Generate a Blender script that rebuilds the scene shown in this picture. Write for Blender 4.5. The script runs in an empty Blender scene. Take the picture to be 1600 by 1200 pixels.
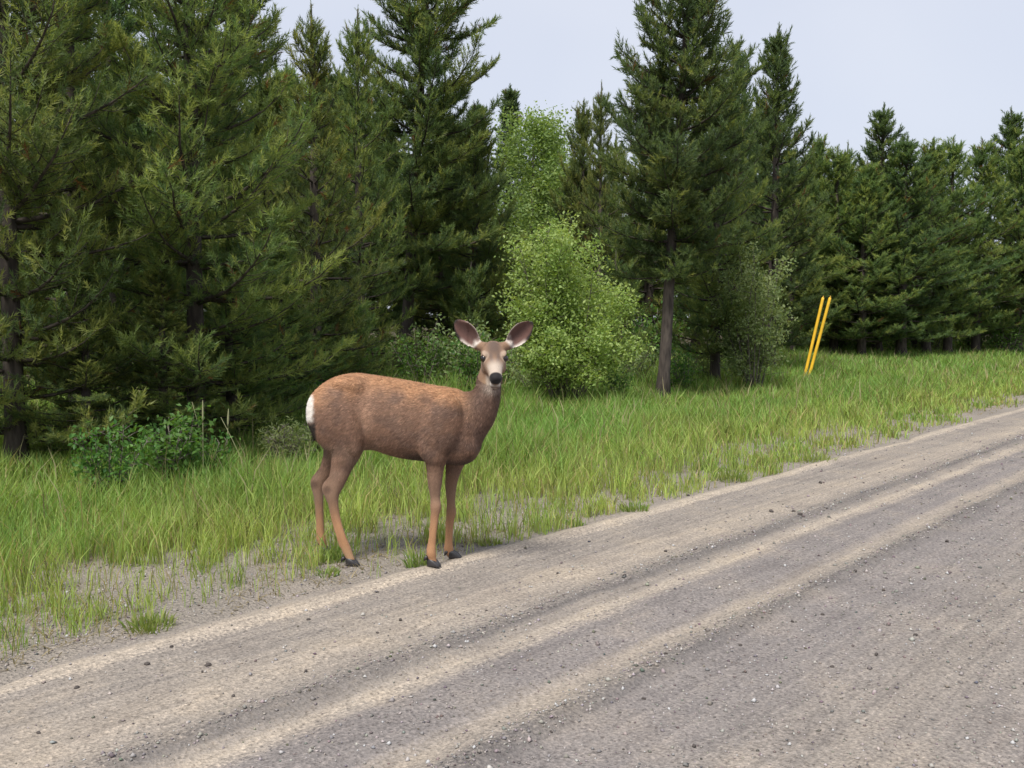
import bpy, math, random
import numpy as np
from mathutils import Vector, Matrix

# ------------------------------------------------------------------ camera, sky, sun
S = bpy.context.scene
COL = S.collection
F, CAMH, PITCH = 1500.0, 1.35, math.atan(100 / 1500)      # focal length in px of a 1600 px frame
cam_d = bpy.data.cameras.new('camera')
cam = bpy.data.objects.new('camera', cam_d); COL.objects.link(cam)
cam_d.sensor_width = 36; cam_d.lens = F / 1600 * 36
cam_d.clip_start = 0.05; cam_d.clip_end = 3000
cam.location = (0, 0, CAMH); cam.rotation_euler = (math.pi / 2 - PITCH, 0, 0)
S.camera = cam

SUN_EL, SUN_DIR = math.radians(58), Vector((-0.40, -0.9, 0)).normalized()   # from the left, a little behind the camera
to_sun = Vector((SUN_DIR.x * math.cos(SUN_EL), SUN_DIR.y * math.cos(SUN_EL), math.sin(SUN_EL)))
w = bpy.data.worlds.new('World'); S.world = w; w.use_nodes = True
wn = w.node_tree.nodes; wl = w.node_tree.links; wn.clear()
out = wn.new('ShaderNodeOutputWorld'); bg = wn.new('ShaderNodeBackground')
sky = wn.new('ShaderNodeTexSky'); sky.sky_type = 'NISHITA'; sky.sun_disc = False
sky.sun_elevation = SUN_EL; sky.sun_rotation = math.atan2(SUN_DIR.x, SUN_DIR.y)
sky.air_density = 1.0; sky.dust_density = 3.0; sky.ozone_density = 1.5
# thin high cloud over the blue: an even pale veil with very faint structure
tc = wn.new('ShaderNodeTexCoord'); nz = wn.new('ShaderNodeTexNoise')
nz.inputs['Scale'].default_value = 1.6; nz.inputs['Detail'].default_value = 4
wl.new(tc.outputs['Generated'], nz.inputs['Vector'])
rmp = wn.new('ShaderNodeValToRGB')
rmp.color_ramp.elements[0].position = .36; rmp.color_ramp.elements[0].color = (3.75, 4.0, 4.75, 1)
rmp.color_ramp.elements[1].position = .64; rmp.color_ramp.elements[1].color = (4.45, 4.6, 5.1, 1)
wl.new(nz.outputs['Fac'], rmp.inputs['Fac'])
mx = wn.new('ShaderNodeMix'); mx.data_type = 'RGBA'; mx.inputs[0].default_value = 0.82
wl.new(sky.outputs['Color'], mx.inputs[6]); wl.new(rmp.outputs['Color'], mx.inputs[7])
wl.new(mx.outputs[2], bg.inputs['Color']); bg.inputs['Strength'].default_value = 0.1
wl.new(bg.outputs['Background'], out.inputs['Surface'])
sd = bpy.data.lights.new('sun', 'SUN'); sd.energy = 2.7; sd.angle = math.radians(16); sd.color = (1.0, .95, .87)
sun = bpy.data.objects.new('sun', sd); COL.objects.link(sun)
sun.rotation_euler = (-to_sun).to_track_quat('-Z', 'Y').to_euler(); sun.location = (0, 0, 30)
S.view_settings.view_transform = 'Standard'; S.view_settings.look = 'None'
S.view_settings.exposure = 0.87; S.view_settings.gamma = 1.0
S.cycles.use_denoising = True
S.cycles.max_bounces = 8; S.cycles.diffuse_bounces = 6; S.cycles.transmission_bounces = 6; S.cycles.transparent_max_bounces = 6

# ------------------------------------------------------------------ helpers
CP, SP = math.cos(PITCH), math.sin(PITCH)
def ray(u, v):
    xc, yc = (u - 800) / F, (600 - v) / F
    return np.array([xc, CP + SP * yc, -SP + CP * yc])
def P(u, v, d):                     # point at forward distance d (metres along the ground axis)
    r = ray(u, v); return np.array([0, 0, CAMH]) + r * (d / r[1])
def G(u, v):                        # point where a pixel's ray meets the level ground
    r = ray(u, v); return np.array([0, 0, CAMH]) + r * (-CAMH / r[2])

RA = math.radians(41.1)
RD = np.array([math.sin(RA), math.cos(RA)]); RN = np.array([-math.cos(RA), math.sin(RA)])
EDGE = 3.61                         # the road edge lies this far from the camera
def st(x, y): return x * RD[0] + y * RD[1], x * RN[0] + y * RN[1] - EDGE
def xy(s, t): return s * RD[0] + (t + EDGE) * RN[0], s * RD[1] + (t + EDGE) * RN[1]

def _h(ix, iy, seed):
    n = (ix.astype(np.int64) * 374761393 + iy.astype(np.int64) * 668265263 + seed * 974634777) & 0x7fffffff
    n = ((n ^ (n >> 13)) * 1274126177) & 0x7fffffff
    return ((n ^ (n >> 16)) & 0xffff) / 65535.0
def vnoise(x, y, seed=0):
    x = np.asarray(x, float); y = np.asarray(y, float)
    ix, iy = np.floor(x), np.floor(y); fx, fy = x - ix, y - iy
    fx = fx * fx * (3 - 2 * fx); fy = fy * fy * (3 - 2 * fy)
    a, b = _h(ix, iy, seed), _h(ix + 1, iy, seed); c, d = _h(ix, iy + 1, seed), _h(ix + 1, iy + 1, seed)
    return (a * (1 - fx) + b * fx) * (1 - fy) + (c * (1 - fx) + d * fx) * fy
def fbm(x, y, seed=0, o=3):
    r, a, tot = 0, 1, 0
    for i in range(o):
        r = r + a * vnoise(np.asarray(x) * 2 ** i, np.asarray(y) * 2 ** i, seed + i); tot += a; a *= .5
    return r / tot
def sstep(a, b, x):
    q = np.clip((x - a) / (b - a), 0, 1); return q * q * (3 - 2 * q)

def gz(x, y):                       # height of the natural ground
    s, t = st(np.asarray(x, float), np.asarray(y, float))
    z = -0.035 + 0.05 * sstep(-.25, .35, t)
    z = z + sstep(.3, 2.5, t) * (fbm(x * .5, y * .5, 3) - .5) * .16
    z = z - .10 * np.exp(-((t - 3.6) / 1.2) ** 2) + .12 * sstep(5, 9, t)
    z = z + (fbm(np.asarray(x) * 5, np.asarray(y) * 5, 9) - .5) * .03 * sstep(.2, 1, t)
    return np.where(t < -8.2, -.02, z)

def mesh(name, V, T, mat, col=None, smooth=False):
    V = np.ascontiguousarray(V, dtype=np.float32).reshape(-1, 3); T = np.ascontiguousarray(T, dtype=np.int32).reshape(-1, 3)
    me = bpy.data.meshes.new(name)
    me.vertices.add(len(V)); me.vertices.foreach_set('co', V.ravel())
    me.loops.add(T.size); me.loops.foreach_set('vertex_index', T.ravel())
    me.polygons.add(len(T)); me.polygons.foreach_set('loop_start', np.arange(0, T.size, 3, dtype=np.int32))
    if smooth: me.polygons.foreach_set('use_smooth', np.ones(len(T), dtype=bool))
    me.update(calc_edges=True)
    if col is not None:
        a = me.color_attributes.new('tint', 'FLOAT_COLOR', 'POINT')
        c = np.ones((len(V), 4), dtype=np.float32); c[:, :3] = np.asarray(col)[:, :3]
        a.data.foreach_set('color', c.ravel())
    if mat: me.materials.append(mat)
    return me
def obj(name, me, parent=None):
    o = bpy.data.objects.new(name, me); COL.objects.link(o)
    if parent: o.parent = parent
    return o
def thing(name, label, cat, loc=(0, 0, 0), rz=0, sc=1, group=None, me=None):
    o = bpy.data.objects.new(name, me); COL.objects.link(o)
    o.location = loc; o.rotation_euler = (0, 0, rz); o.scale = (sc, sc, sc) if np.isscalar(sc) else sc
    o['label'] = label; o['category'] = cat
    if group: o['group'] = group
    return o
def copy_tree(src, label, loc, rz, sc, group):
    r = src.copy(); COL.objects.link(r); r.location = loc; r.rotation_euler = (0, 0, rz)
    r.scale = (sc, sc, sc) if np.isscalar(sc) else sc
    r['label'] = label
    if group: r['group'] = group
    elif 'group' in r: del r['group']
    for ch in src.children:
        c = ch.copy(); COL.objects.link(c); c.parent = r
    return r

class NT:
    def __init__(s, name):
        s.m = bpy.data.materials.new(name); s.m.use_nodes = True
        s.t = s.m.node_tree; s.n = s.t.nodes; s.n.clear()
        s.out = s.n.new('ShaderNodeOutputMaterial')
    def new(s, kind, **kw):
        x = s.n.new(kind)
        for k, v in kw.items():
            if k[0] == '_': setattr(x, k[1:], v)
            else: x.inputs[k.replace('_', ' ')].default_value = v
        return x
    def link(s, a, b): s.t.links.new(a, b)
    def mix(s, fac, a, b, blend='MIX'):
        m = s.n.new('ShaderNodeMix'); m.data_type = 'RGBA'; m.blend_type = blend
        for i, v in ((0, fac), (6, a), (7, b)):
            if hasattr(v, 'is_linked'): s.link(v, m.inputs[i])
            elif i == 0: m.inputs[0].default_value = v
            else: m.inputs[i].default_value = (*v, 1)
        return m.outputs[2]
    def ramp(s, fac, stops):
        r = s.n.new('ShaderNodeValToRGB'); e = r.color_ramp.elements
        while len(e) < len(stops): e.new(.5)
        for k, (p, c) in zip(e, stops): k.position = p; k.color = (*c, 1) if len(c) == 3 else c
        s.link(fac, r.inputs['Fac']); return r.outputs['Color']
    def math(s, op, a, b=None):
        m = s.n.new('ShaderNodeMath'); m.operation = op
        for i, v in enumerate((a, b)):
            if v is None: continue
            if hasattr(v, 'is_linked'): s.link(v, m.inputs[i])
            else: m.inputs[i].default_value = v
        return m.outputs[0]

def leaf_material(name, trans=.3, rough=.6, jitter=.12, spec=.3, tcol=(1.25, 1.2, .55)):
    k = NT(name)
    at = k.new('ShaderNodeAttribute', _attribute_name='tint')
    oi = k.new('ShaderNodeObjectInfo')
    hs = k.new('ShaderNodeHueSaturation')
    k.link(at.outputs['Color'], hs.inputs['Color'])
    k.link(k.math('ADD', k.math('MULTIPLY', oi.outputs['Random'], jitter * 2), 1 - jitter), hs.inputs['Value'])
    k.link(k.math('ADD', k.math('MULTIPLY', oi.outputs['Random'], .03), .485), hs.inputs['Hue'])
    b = k.new('ShaderNodeBsdfPrincipled', Roughness=rough)
    b.inputs['Specular IOR Level'].default_value = spec
    k.link(hs.outputs['Color'], b.inputs['Base Color'])
    tr = k.new('ShaderNodeBsdfTranslucent')
    k.link(k.mix(1.0, hs.outputs['Color'], tcol, 'MULTIPLY'), tr.inputs['Color'])
    ms = k.new('ShaderNodeMixShader', Fac=trans)
    k.link(b.outputs[0], ms.inputs[1]); k.link(tr.outputs[0], ms.inputs[2]); k.link(ms.outputs[0], k.out.inputs['Surface'])
    return k.m
def bark_material(name, c1, c2, scale=18):
    k = NT(name)
    tc = k.new('ShaderNodeTexCoord'); mp = k.new('ShaderNodeMapping'); mp.inputs['Scale'].default_value = (scale, scale, scale * .25)
    k.link(tc.outputs['Object'], mp.inputs['Vector'])
    n = k.new('ShaderNodeTexNoise', Scale=1.0, Detail=6.0); k.link(mp.outputs[0], n.inputs['Vector'])
    b = k.new('ShaderNodeBsdfPrincipled', Roughness=.9)
    k.link(k.ramp(n.outputs['Fac'], [(.35, c1), (.65, c2)]), b.inputs['Base Color'])
    bp = k.new('ShaderNodeBump', Strength=.8, Distance=.02); k.link(n.outputs['Fac'], bp.inputs['Height']); k.link(bp.outputs[0], b.inputs['Normal'])
    k.link(b.outputs[0], k.out.inputs['Surface']); return k.m
def attr_material(name, rough=.8, sheen=0, spec=.3):
    k = NT(name)
    at = k.new('ShaderNodeAttribute', _attribute_name='tint')
    b = k.new('ShaderNodeBsdfPrincipled', Roughness=rough); b.inputs['Specular IOR Level'].default_value = spec
    b.inputs['Sheen Weight'].default_value = sheen
    k.link(at.outputs['Color'], b.inputs['Base Color']); k.link(b.outputs[0], k.out.inputs['Surface']); return k.m
def plain_material(name, c, rough=.5, var=.1, scale=30, spec=.5):
    k = NT(name)
    tc = k.new('ShaderNodeTexCoord'); n = k.new('ShaderNodeTexNoise', Scale=scale, Detail=5.0); k.link(tc.outputs['Object'], n.inputs['Vector'])
    b = k.new('ShaderNodeBsdfPrincipled', Roughness=rough); b.inputs['Specular IOR Level'].default_value = spec
    lo = tuple(x * (1 - var) for x in c); hi = tuple(min(1, x * (1 + var)) for x in c)
    k.link(k.ramp(n.outputs['Fac'], [(.3, lo), (.7, hi)]), b.inputs['Base Color'])
    k.link(b.outputs[0], k.out.inputs['Surface']); return k.m

M_needle = leaf_material('pine needles', trans=.52, rough=.5, jitter=.15, tcol=(1.2, 1.2, .7))
M_leaf = leaf_material('broad leaves', trans=.46, rough=.5)
M_grass = leaf_material('grass blades', trans=.46, rough=.55, jitter=0)
M_bark = bark_material('pine bark', (.03, .023, .02), (.09, .072, .061))
M_stem = bark_material('shrub bark', (.07, .06, .05), (.19, .17, .14), 30)

# ------------------------------------------------------------------ ground and road
def grid_tris(nu, nv):
    i = np.arange(nu - 1)[:, None] * nv + np.arange(nv - 1)[None, :]
    i = i.ravel(); return np.concatenate([np.stack([i, i + nv, i + nv + 1], 1), np.stack([i, i + nv + 1, i + 1], 1)])
def spread(lo, hi, n, fine):        # grid lines dense near zero, sparse far out
    q = np.linspace(-1, 1, n); k = np.sinh(q * fine) / math.sinh(fine); return np.where(q < 0, k * lo, k * hi)

k = NT('verge soil'); tc_ = k.new('ShaderNodeTexCoord')
n1 = k.new('ShaderNodeTexNoise', Scale=1.2, Detail=5.0); n2 = k.new('ShaderNodeTexNoise', Scale=62.0, Detail=4.0, Roughness=.7); n3 = k.new('ShaderNodeTexVoronoi', Scale=70.0)
for n in (n1, n2, n3): k.link(tc_.outputs['Object'], n.inputs['Vector'])
at = k.new('ShaderNodeAttribute', _attribute_name='tint')
c = k.mix(.75, at.outputs['Color'], k.ramp(n2.outputs['Fac'], [(.3, (.34, .32, .32)), (.43, (.84, .83, .82)), (.57, (1.06, 1.05, 1.04)), (.72, (1.6, 1.55, 1.5))]), 'MULTIPLY')
c = k.mix(.35, c, k.ramp(n1.outputs['Fac'], [(.35, (.6, .6, .55)), (.65, (1.15, 1.1, 1.0))]), 'MULTIPLY')
b = k.new('ShaderNodeBsdfPrincipled', Roughness=.95); b.inputs['Specular IOR Level'].default_value = .15
k.link(c, b.inputs['Base Color'])
bp = k.new('ShaderNodeBump', Strength=.9, Distance=.012); k.link(k.math('ADD', n2.outputs['Fac'], n3.outputs['Distance']), bp.inputs['Height']); k.link(bp.outputs[0], b.inputs['Normal'])
k.link(b.outputs[0], k.out.inputs['Surface']); M_soil = k.m

gx = spread(600, 600, 281, 6.0); gy = spread(300, 900, 281, 6.0) + 6.0
X, Y = np.meshgrid(gx, gy, indexing='ij'); X = X.ravel(); Y = Y.ravel()
s_, t_ = st(X, Y)
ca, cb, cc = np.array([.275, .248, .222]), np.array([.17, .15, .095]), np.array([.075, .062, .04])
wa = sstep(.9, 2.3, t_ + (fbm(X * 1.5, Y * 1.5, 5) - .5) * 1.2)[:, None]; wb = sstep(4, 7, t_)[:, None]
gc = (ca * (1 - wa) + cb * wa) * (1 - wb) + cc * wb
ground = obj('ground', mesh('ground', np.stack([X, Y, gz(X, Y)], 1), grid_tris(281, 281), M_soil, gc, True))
ground['kind'] = 'structure'

# road sheet: local x runs along the road, local y across it (0 at the forest-side edge)
RS, RT = 240, 0
sa = np.unique(np.concatenate([np.linspace(-60, -6, 40), np.linspace(-6, 14, 330), np.linspace(14, 60, 120), np.linspace(60, 500, 40)]))
ta = np.unique(np.concatenate([np.linspace(-8.2, -4.6, 16), np.linspace(-4.6, .42, 130)]))
A, B = np.meshgrid(sa, ta, indexing='ij'); A = A.ravel(); B = B.ravel()
wob = (fbm(A * .35, B * 0, 21, 2) - .5) * .05
Bw = B + wob
def bump(c, wd, h): return h * np.exp(-((Bw - c) / wd) ** 2)
def road_z(A, B, Bw):
    z = bump(.03, .07, .016) * (.1 + 1.4 * vnoise(A * 1.3, B * 0, 4)) + bump(-.6, .10, .010) + bump(-.85, .08, .020) - bump(-1.05, .07, .006) \
        + bump(-1.28, .12, .010) - bump(-1.5, .08, .008) + bump(-1.66, .07, .024) + bump(-2.6, .35, .02) + bump(-3.6, .3, .018)
    z = z + (fbm(A * 3, B * 6, 31) - .5) * .016 + (vnoise(A * 14, B * 16, 33) - .5) * .006
    e = B + (fbm(A * 1.6, B * 1.6, 35, 4) - .5) * .5
    return z - sstep(.10, .5, e) * .07 * (B > 0) - sstep(.3, .42, B) * .06 + .010
Z = road_z(A, B, Bw)
k = NT('gravel road'); tc_ = k.new('ShaderNodeTexCoord'); sp = k.new('ShaderNodeSeparateXYZ'); k.link(tc_.outputs['Object'], sp.inputs[0])
mp = k.new('ShaderNodeMapping'); mp.inputs['Scale'].default_value = (.3, 2.2, 1); k.link(tc_.outputs['Object'], mp.inputs['Vector'])
wn1 = k.new('ShaderNodeTexNoise', Scale=1.0, Detail=5.0, Roughness=.6); k.link(mp.outputs[0], wn1.inputs['Vector'])
mp2 = k.new('ShaderNodeMapping'); mp2.inputs['Scale'].default_value = (.8, 9, 1); k.link(tc_.outputs['Object'], mp2.inputs['Vector'])
wn2 = k.new('ShaderNodeTexNoise', Scale=1.5, Detail=5.0, Roughness=.65); k.link(mp2.outputs[0], wn2.inputs['Vector'])
grit = k.new('ShaderNodeTexNoise', Scale=70.0, Detail=3.0, Roughness=.7); k.link(tc_.outputs['Object'], grit.inputs['Vector'])
grit2 = k.new('ShaderNodeTexVoronoi', Scale=85.0); k.link(tc_.outputs['Object'], grit2.inputs['Vector'])
patch = k.new('ShaderNodeTexNoise', Scale=2.2, Detail=6.0, Roughness=.6); k.link(tc_.outputs['Object'], patch.inputs['Vector'])
tpos = k.math('ADD', sp.outputs['Y'], k.math('MULTIPLY', k.math('SUBTRACT', wn1.outputs['Fac'], .5), .09))
tpos = k.math('ADD', tpos, k.math('MULTIPLY', k.math('SUBTRACT', wn2.outputs['Fac'], .5), .11))
tpos = k.math('ADD', tpos, k.math('MULTIPLY', k.math('SUBTRACT', grit.outputs['Fac'], .5), .15))
fac = k.math('DIVIDE', k.math('ADD', tpos, 4.5), 5.0)
RK = .92
fine, tan, med, pur, drk = (.40, .35, .29), (.335, .295, .25), (.27, .243, .216), (.228, .209, .200), (.155, .144, .138)
fine, tan, med, pur, drk = (tuple(v_ * RK for v_ in c_) for c_ in (fine, tan, med, pur, drk))
def q(t): return (t + 4.5) / 5
stops = [(q(-4.2), pur), (q(-3.7), med), (q(-3.1), pur), (q(-2.5), med), (q(-2.0), pur), (q(-1.76), pur), (q(-1.66), drk), (q(-1.6), med), (q(-1.5), tan), (q(-1.4), pur), (q(-1.14), pur),
         (q(-1.03), fine), (q(-.95), med), (q(-.88), drk), (q(-.8), med), (q(-.62), tan), (q(-.5), tan), (q(-.33), med), (q(-.12), med), (q(-.05), med), (q(.0), fine), (q(.07), fine), (q(.12), med), (q(.4), med)]
base = k.ramp(fac, stops[:32])
mp3 = k.new('ShaderNodeMapping'); mp3.inputs['Scale'].default_value = (.5, 20, 1); k.link(tc_.outputs['Object'], mp3.inputs['Vector'])
strk = k.new('ShaderNodeTexNoise', Scale=1.0, Detail=4.0, Roughness=.6); k.link(mp3.outputs[0], strk.inputs['Vector'])
base = k.mix(.55, base, k.ramp(strk.outputs['Fac'], [(.3, (.70, .70, .72)), (.5, (1, 1, 1)), (.7, (1.28, 1.25, 1.2))]), 'MULTIPLY')
base = k.mix(.55, base, k.ramp(patch.outputs['Fac'], [(.3, (.72, .71, .72)), (.5, (1, 1, 1)), (.72, (1.28, 1.22, 1.1))]), 'MULTIPLY')
base = k.mix(.85, base, k.ramp(grit.outputs['Fac'], [(.3, (.34, .32, .32)), (.43, (.84, .83, .82)), (.57, (1.06, 1.05, 1.04)), (.72, (1.6, 1.55, 1.5))]), 'MULTIPLY')
base = k.mix(.35, base, k.ramp(grit2.outputs['Color'], [(.1, (.5, .5, .52)), (.5, (1, 1, 1)), (.95, (1.45, 1.4, 1.35))]), 'MULTIPLY')
b = k.new('ShaderNodeBsdfPrincipled', Roughness=.95); b.inputs['Specular IOR Level'].default_value = .15
k.link(base, b.inputs['Base Color'])
bp = k.new('ShaderNodeBump', Strength=.8, Distance=.008); k.link(k.math('ADD', grit.outputs['Fac'], k.math('MULTIPLY', grit2.outputs['Distance'], .6)), bp.inputs['Height']); k.link(bp.outputs[0], b.inputs['Normal'])
k.link(b.outputs[0], k.out.inputs['Surface']); M_road = k.m
road = obj('gravel_road', mesh('gravel_road', np.stack([A, B, Z], 1), grid_tris(len(sa), len(ta)), M_road, None, True))
ox, oy = xy(0, 0); road.location = (ox, oy, 0); road.rotation_euler = (0, 0, math.atan2(RD[1], RD[0])); road['kind'] = 'structure'
def surf_z(x, y):                   # top of road or verge under a point
    s, t = st(np.asarray(x, float), np.asarray(y, float))
    g = gz(x, y)
    rz = .012 - sstep(.12, .42, t) * .07 + .012 * np.exp(-((t - .03) / .07) ** 2)
    return np.where((t < .42) & (t > -8.2), np.maximum(g, rz), g)

# ------------------------------------------------------------------ trees
def norm(v): return v / np.maximum(np.linalg.norm(v, axis=-1, keepdims=True), 1e-9)
def tube(path, rad, nseg=6, twist=0.0):
    path = np.asarray(path, float); rad = np.asarray(rad, float); n = len(path)
    tg = norm(np.gradient(path, axis=0)); ref = np.array([.31, .95, .05]) if abs(tg[0, 2]) > .7 else np.array([0, 0, 1.])
    a = norm(np.cross(tg, ref)); b = np.cross(tg, a)
    th = np.linspace(0, 2 * math.pi, nseg, endpoint=False) + twist
    V = path[:, None] + rad[:, None, None] * (np.cos(th)[None, :, None] * a[:, None] + np.sin(th)[None, :, None] * b[:, None])
    V = V.reshape(-1, 3); T = []
    i = (np.arange(n - 1)[:, None] * nseg + np.arange(nseg)[None]); j = (np.arange(n - 1)[:, None] * nseg + (np.arange(nseg)[None] + 1) % nseg)
    i = i.ravel(); j = j.ravel()
    T = np.concatenate([np.stack([i, j, j + nseg], 1), np.stack([i, j + nseg, i + nseg], 1)])
    caps = [[0, q + 1, q] for q in range(1, nseg - 1)] + [[(n - 1) * nseg, (n - 1) * nseg + q, (n - 1) * nseg + q + 1] for q in range(1, nseg - 1)]
    return V, np.concatenate([T, np.array(caps)])
class Acc:
    def __init__(s): s.V = []; s.T = []; s.n = 0
    def add(s, V, T): s.V.append(V); s.T.append(np.asarray(T) + s.n); s.n += len(V)
    def get(s): return np.concatenate(s.V), np.concatenate(s.T)

def shoot_template(rng, K, wd, ang0=66, ang1=22, droop=0):
    tri = []
    for i in range(K):
        f = (i + .5) / K; z = f * .92 + rng.uniform(-.05, .05); ph = i * 2.39996 + rng.uniform(-.3, .3)
        a = math.radians(ang0 + (ang1 - ang0) * f + rng.uniform(-10, 10)); ln = rng.uniform(.34, .46)
        r = np.array([math.cos(ph), math.sin(ph), 0]); d = r * math.sin(a) + np.array([0, 0, math.cos(a)])
        sd_ = np.array([-math.sin(ph), math.cos(ph), 0]); p = np.array([0, 0, z * .8])
        tri += [p - sd_ * wd / 2, p + sd_ * wd / 2, p + d * ln]
    return np.array(tri)
def place(templates, pos, dirs, size, rng):
    n = len(pos); d = norm(dirs)
    rv = norm(rng.normal(size=(n, 3))); a = norm(np.cross(d, rv)); b = np.cross(d, a)
    Rm = np.stack([a, b, d], axis=2) * size[:, None, None]
    which = rng.integers(0, len(templates), n); V = np.empty((n, len(templates[0]), 3))
    for k_, tm in enumerate(templates):
        m = which == k_
        V[m] = np.einsum('nij,kj->nki', Rm[m], tm) + pos[m][:, None]
    return V

def pine_mesh(seed, H, R, base, K=16, wd=.085, whorl=.34, lean=(0, 0), gaps=(), tone=0.0, size=.17, dens=1.0, r0=None, top=1.0, spruce=False, nb=5, bare=.3):
    """A pine: (trunk mesh, crown mesh). Whorled limbs turning up at the ends, needle brushes on side twigs."""
    rng = np.random.default_rng(seed); rnd = random.Random(seed)
    r0 = r0 or H * .0155
    acc = Acc(); n = 14
    zz = np.linspace(-.15, H, n); wx = np.cumsum(rng.normal(0, .018, n)); wy = np.cumsum(rng.normal(0, .018, n))
    tp = np.stack([lean[0] * (zz / H) + wx * zz / H, lean[1] * (zz / H) + wy * zz / H, zz], 1)
    acc.add(*tube(tp, r0 * (1 - np.clip(zz, 0, H) / H) ** .8 + .010 + .25 * r0 * np.exp(-zz / .15), 9))
    def tpt(z): return np.array([np.interp(z, zz, tp[:, i]) for i in range(3)])
    pos, dr, sz, cl = [], [], [], []
    z = base
    while z < H - .38:
        h = (z - base) / (H - base)
        prof = min(1.0, .62 + 1.5 * h) * (1 - h) ** .8 + .03
        gap = 1.0
        for g0, g1, gm in gaps:
            if g0 < z < g1: gap = gm
        m = max(1, int(round((nb + rnd.uniform(-1, 1)) * (gap if gap < .5 else 1)))) if gap > 0.05 else 0
        ph0 = rnd.uniform(0, 6.28)
        for bi in range(m):
            L = R * prof * rnd.uniform(.5, 1.25) * (gap if gap < 1 or gap > 1 else 1)
            L = max(L, .12)
            ph = ph0 + bi * 6.283 / m + rnd.uniform(-.35, .35)
            e0 = math.radians((-6 if not spruce else -18) + 44 * h ** 1.1 * top + rnd.uniform(-10, 10)); e1 = e0 + math.radians(rnd.uniform(30, 58) if not spruce else 15)
            ns = 6; pts = [tpt(z + rnd.uniform(-.06, .06))]; dd = None
            for k_ in range(ns):
                f = (k_ + .5) / ns; e = e0 + (e1 - e0) * f ** 1.6; pj = ph + rnd.uniform(-.12, .12)
                dd = np.array([math.cos(e) * math.cos(pj), math.cos(e) * math.sin(pj), math.sin(e)]); pts.append(pts[-1] + dd * L / ns)
            pts = np.array(pts)
            acc.add(*tube(pts, np.linspace(.009 + .013 * L, .003, ns + 1) * (r0 / .1) ** .5, 4))
            bt = rnd.gauss(0, .11)                     # tone of this limb's foliage
            f0 = bare if L > .6 else .08                # inner part of long limbs is bare
            u_ = f0
            while u_ < 1.0:
                p = np.array([np.interp(u_ * ns, range(ns + 1), pts[:, i]) for i in range(3)])
                ax = norm(pts[min(ns, int(u_ * ns) + 1)] - pts[int(min(u_ * ns, ns - 1))])
                side = norm(np.cross(ax, [0, 0, 1.]))
                for sg in (-1, 1):
                    if rnd.random() > .93: continue
                    l = (.10 + .36 * L * (1 - u_) * min(1, .5 + u_)) * rnd.uniform(.6, 1.15); l = min(l, .62)
                    tdir = norm(ax * rnd.uniform(.55, .95) + side * sg * rnd.uniform(.5, .95) + np.array([0, 0, rnd.uniform(-.22, .32)]))
                    k2 = max(2, int(l / .060 * dens))
                    for j in range(k2):
                        f = (j + rnd.random()) / k2
                        q_ = p + tdir * l * f + np.array([0, 0, .22 * l * f * f])
                        sd2 = norm(tdir * .8 + np.array([0, 0, rnd.uniform(.1, 1.2)]) + rng.normal(0, .4, 3))
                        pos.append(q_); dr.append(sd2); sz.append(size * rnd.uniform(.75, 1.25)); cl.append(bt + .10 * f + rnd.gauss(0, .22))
                    if l > .22 and L > .5: acc.add(*tube(np.array([p, p + tdir * l * .5, p + tdir * l + np.array([0, 0, .2 * l])]), [.005, .004, .002], 3))
                pos.append(p); dr.append(norm(ax + np.array([0, 0, .3]) + rng.normal(0, .3, 3))); sz.append(size * rnd.uniform(.8, 1.1)); cl.append(bt + rnd.gauss(0, .1))
                u_ += rnd.uniform(.10, .17) / max(L, .35) / max(.6, dens ** .5)
            for j in range(3):                         # upturned end with its candle
                pos.append(pts[-1] - dd * .07 * j); dr.append(norm(dd + np.array([0, 0, .5 + .3 * j * rnd.random()]) + rng.normal(0, .12, 3))); sz.append(size * rnd.uniform(.9, 1.35)); cl.append(bt + .12)
        z += whorl * rnd.uniform(.75, 1.2) * (1 - .45 * h)
    zt = H - .6
    while zt < H + .02:                                # brush along the leader
        pos.append(tpt(min(zt, H))); dr.append(norm(np.array([0, 0, 1.]) + rng.normal(0, .22, 3))); sz.append(size * (.5 + .75 * min(1, (H - min(zt, H)) / .45))); cl.append(rnd.gauss(0, .1)); zt += .035
    pos = np.array(pos); dr = np.array(dr); sz = np.array(sz); cl = np.clip(np.array(cl) + tone, -.5, .6)
    tm = [shoot_template(np.random.default_rng(seed * 7 + i), K, wd) for i in range(5)]
    V = place(tm, pos, dr, sz, rng)
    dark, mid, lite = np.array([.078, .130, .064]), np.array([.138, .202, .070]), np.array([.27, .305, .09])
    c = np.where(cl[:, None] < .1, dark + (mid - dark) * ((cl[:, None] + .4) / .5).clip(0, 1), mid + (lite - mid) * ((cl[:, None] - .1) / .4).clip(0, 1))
    brown = rng.random(len(c)) < .012; c[brown] = np.array([.16, .09, .035])
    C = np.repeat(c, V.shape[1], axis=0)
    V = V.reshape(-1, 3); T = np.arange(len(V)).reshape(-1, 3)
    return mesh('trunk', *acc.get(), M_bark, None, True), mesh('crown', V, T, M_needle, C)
TRI = {}
def pine(label, u, d, seed, **kw):
    x = (u - 800) / F * d; rz = kw.pop('rz', 0)
    tr, cr = pine_mesh(seed, **kw)
    t = thing('pine_tree', label, 'tree', (x, d, float(gz(x, d)) - .02), rz, 1, 'pine trees along the roadside forest edge')
    obj('trunk', tr, t); obj('crown', cr, t); return t

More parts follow.
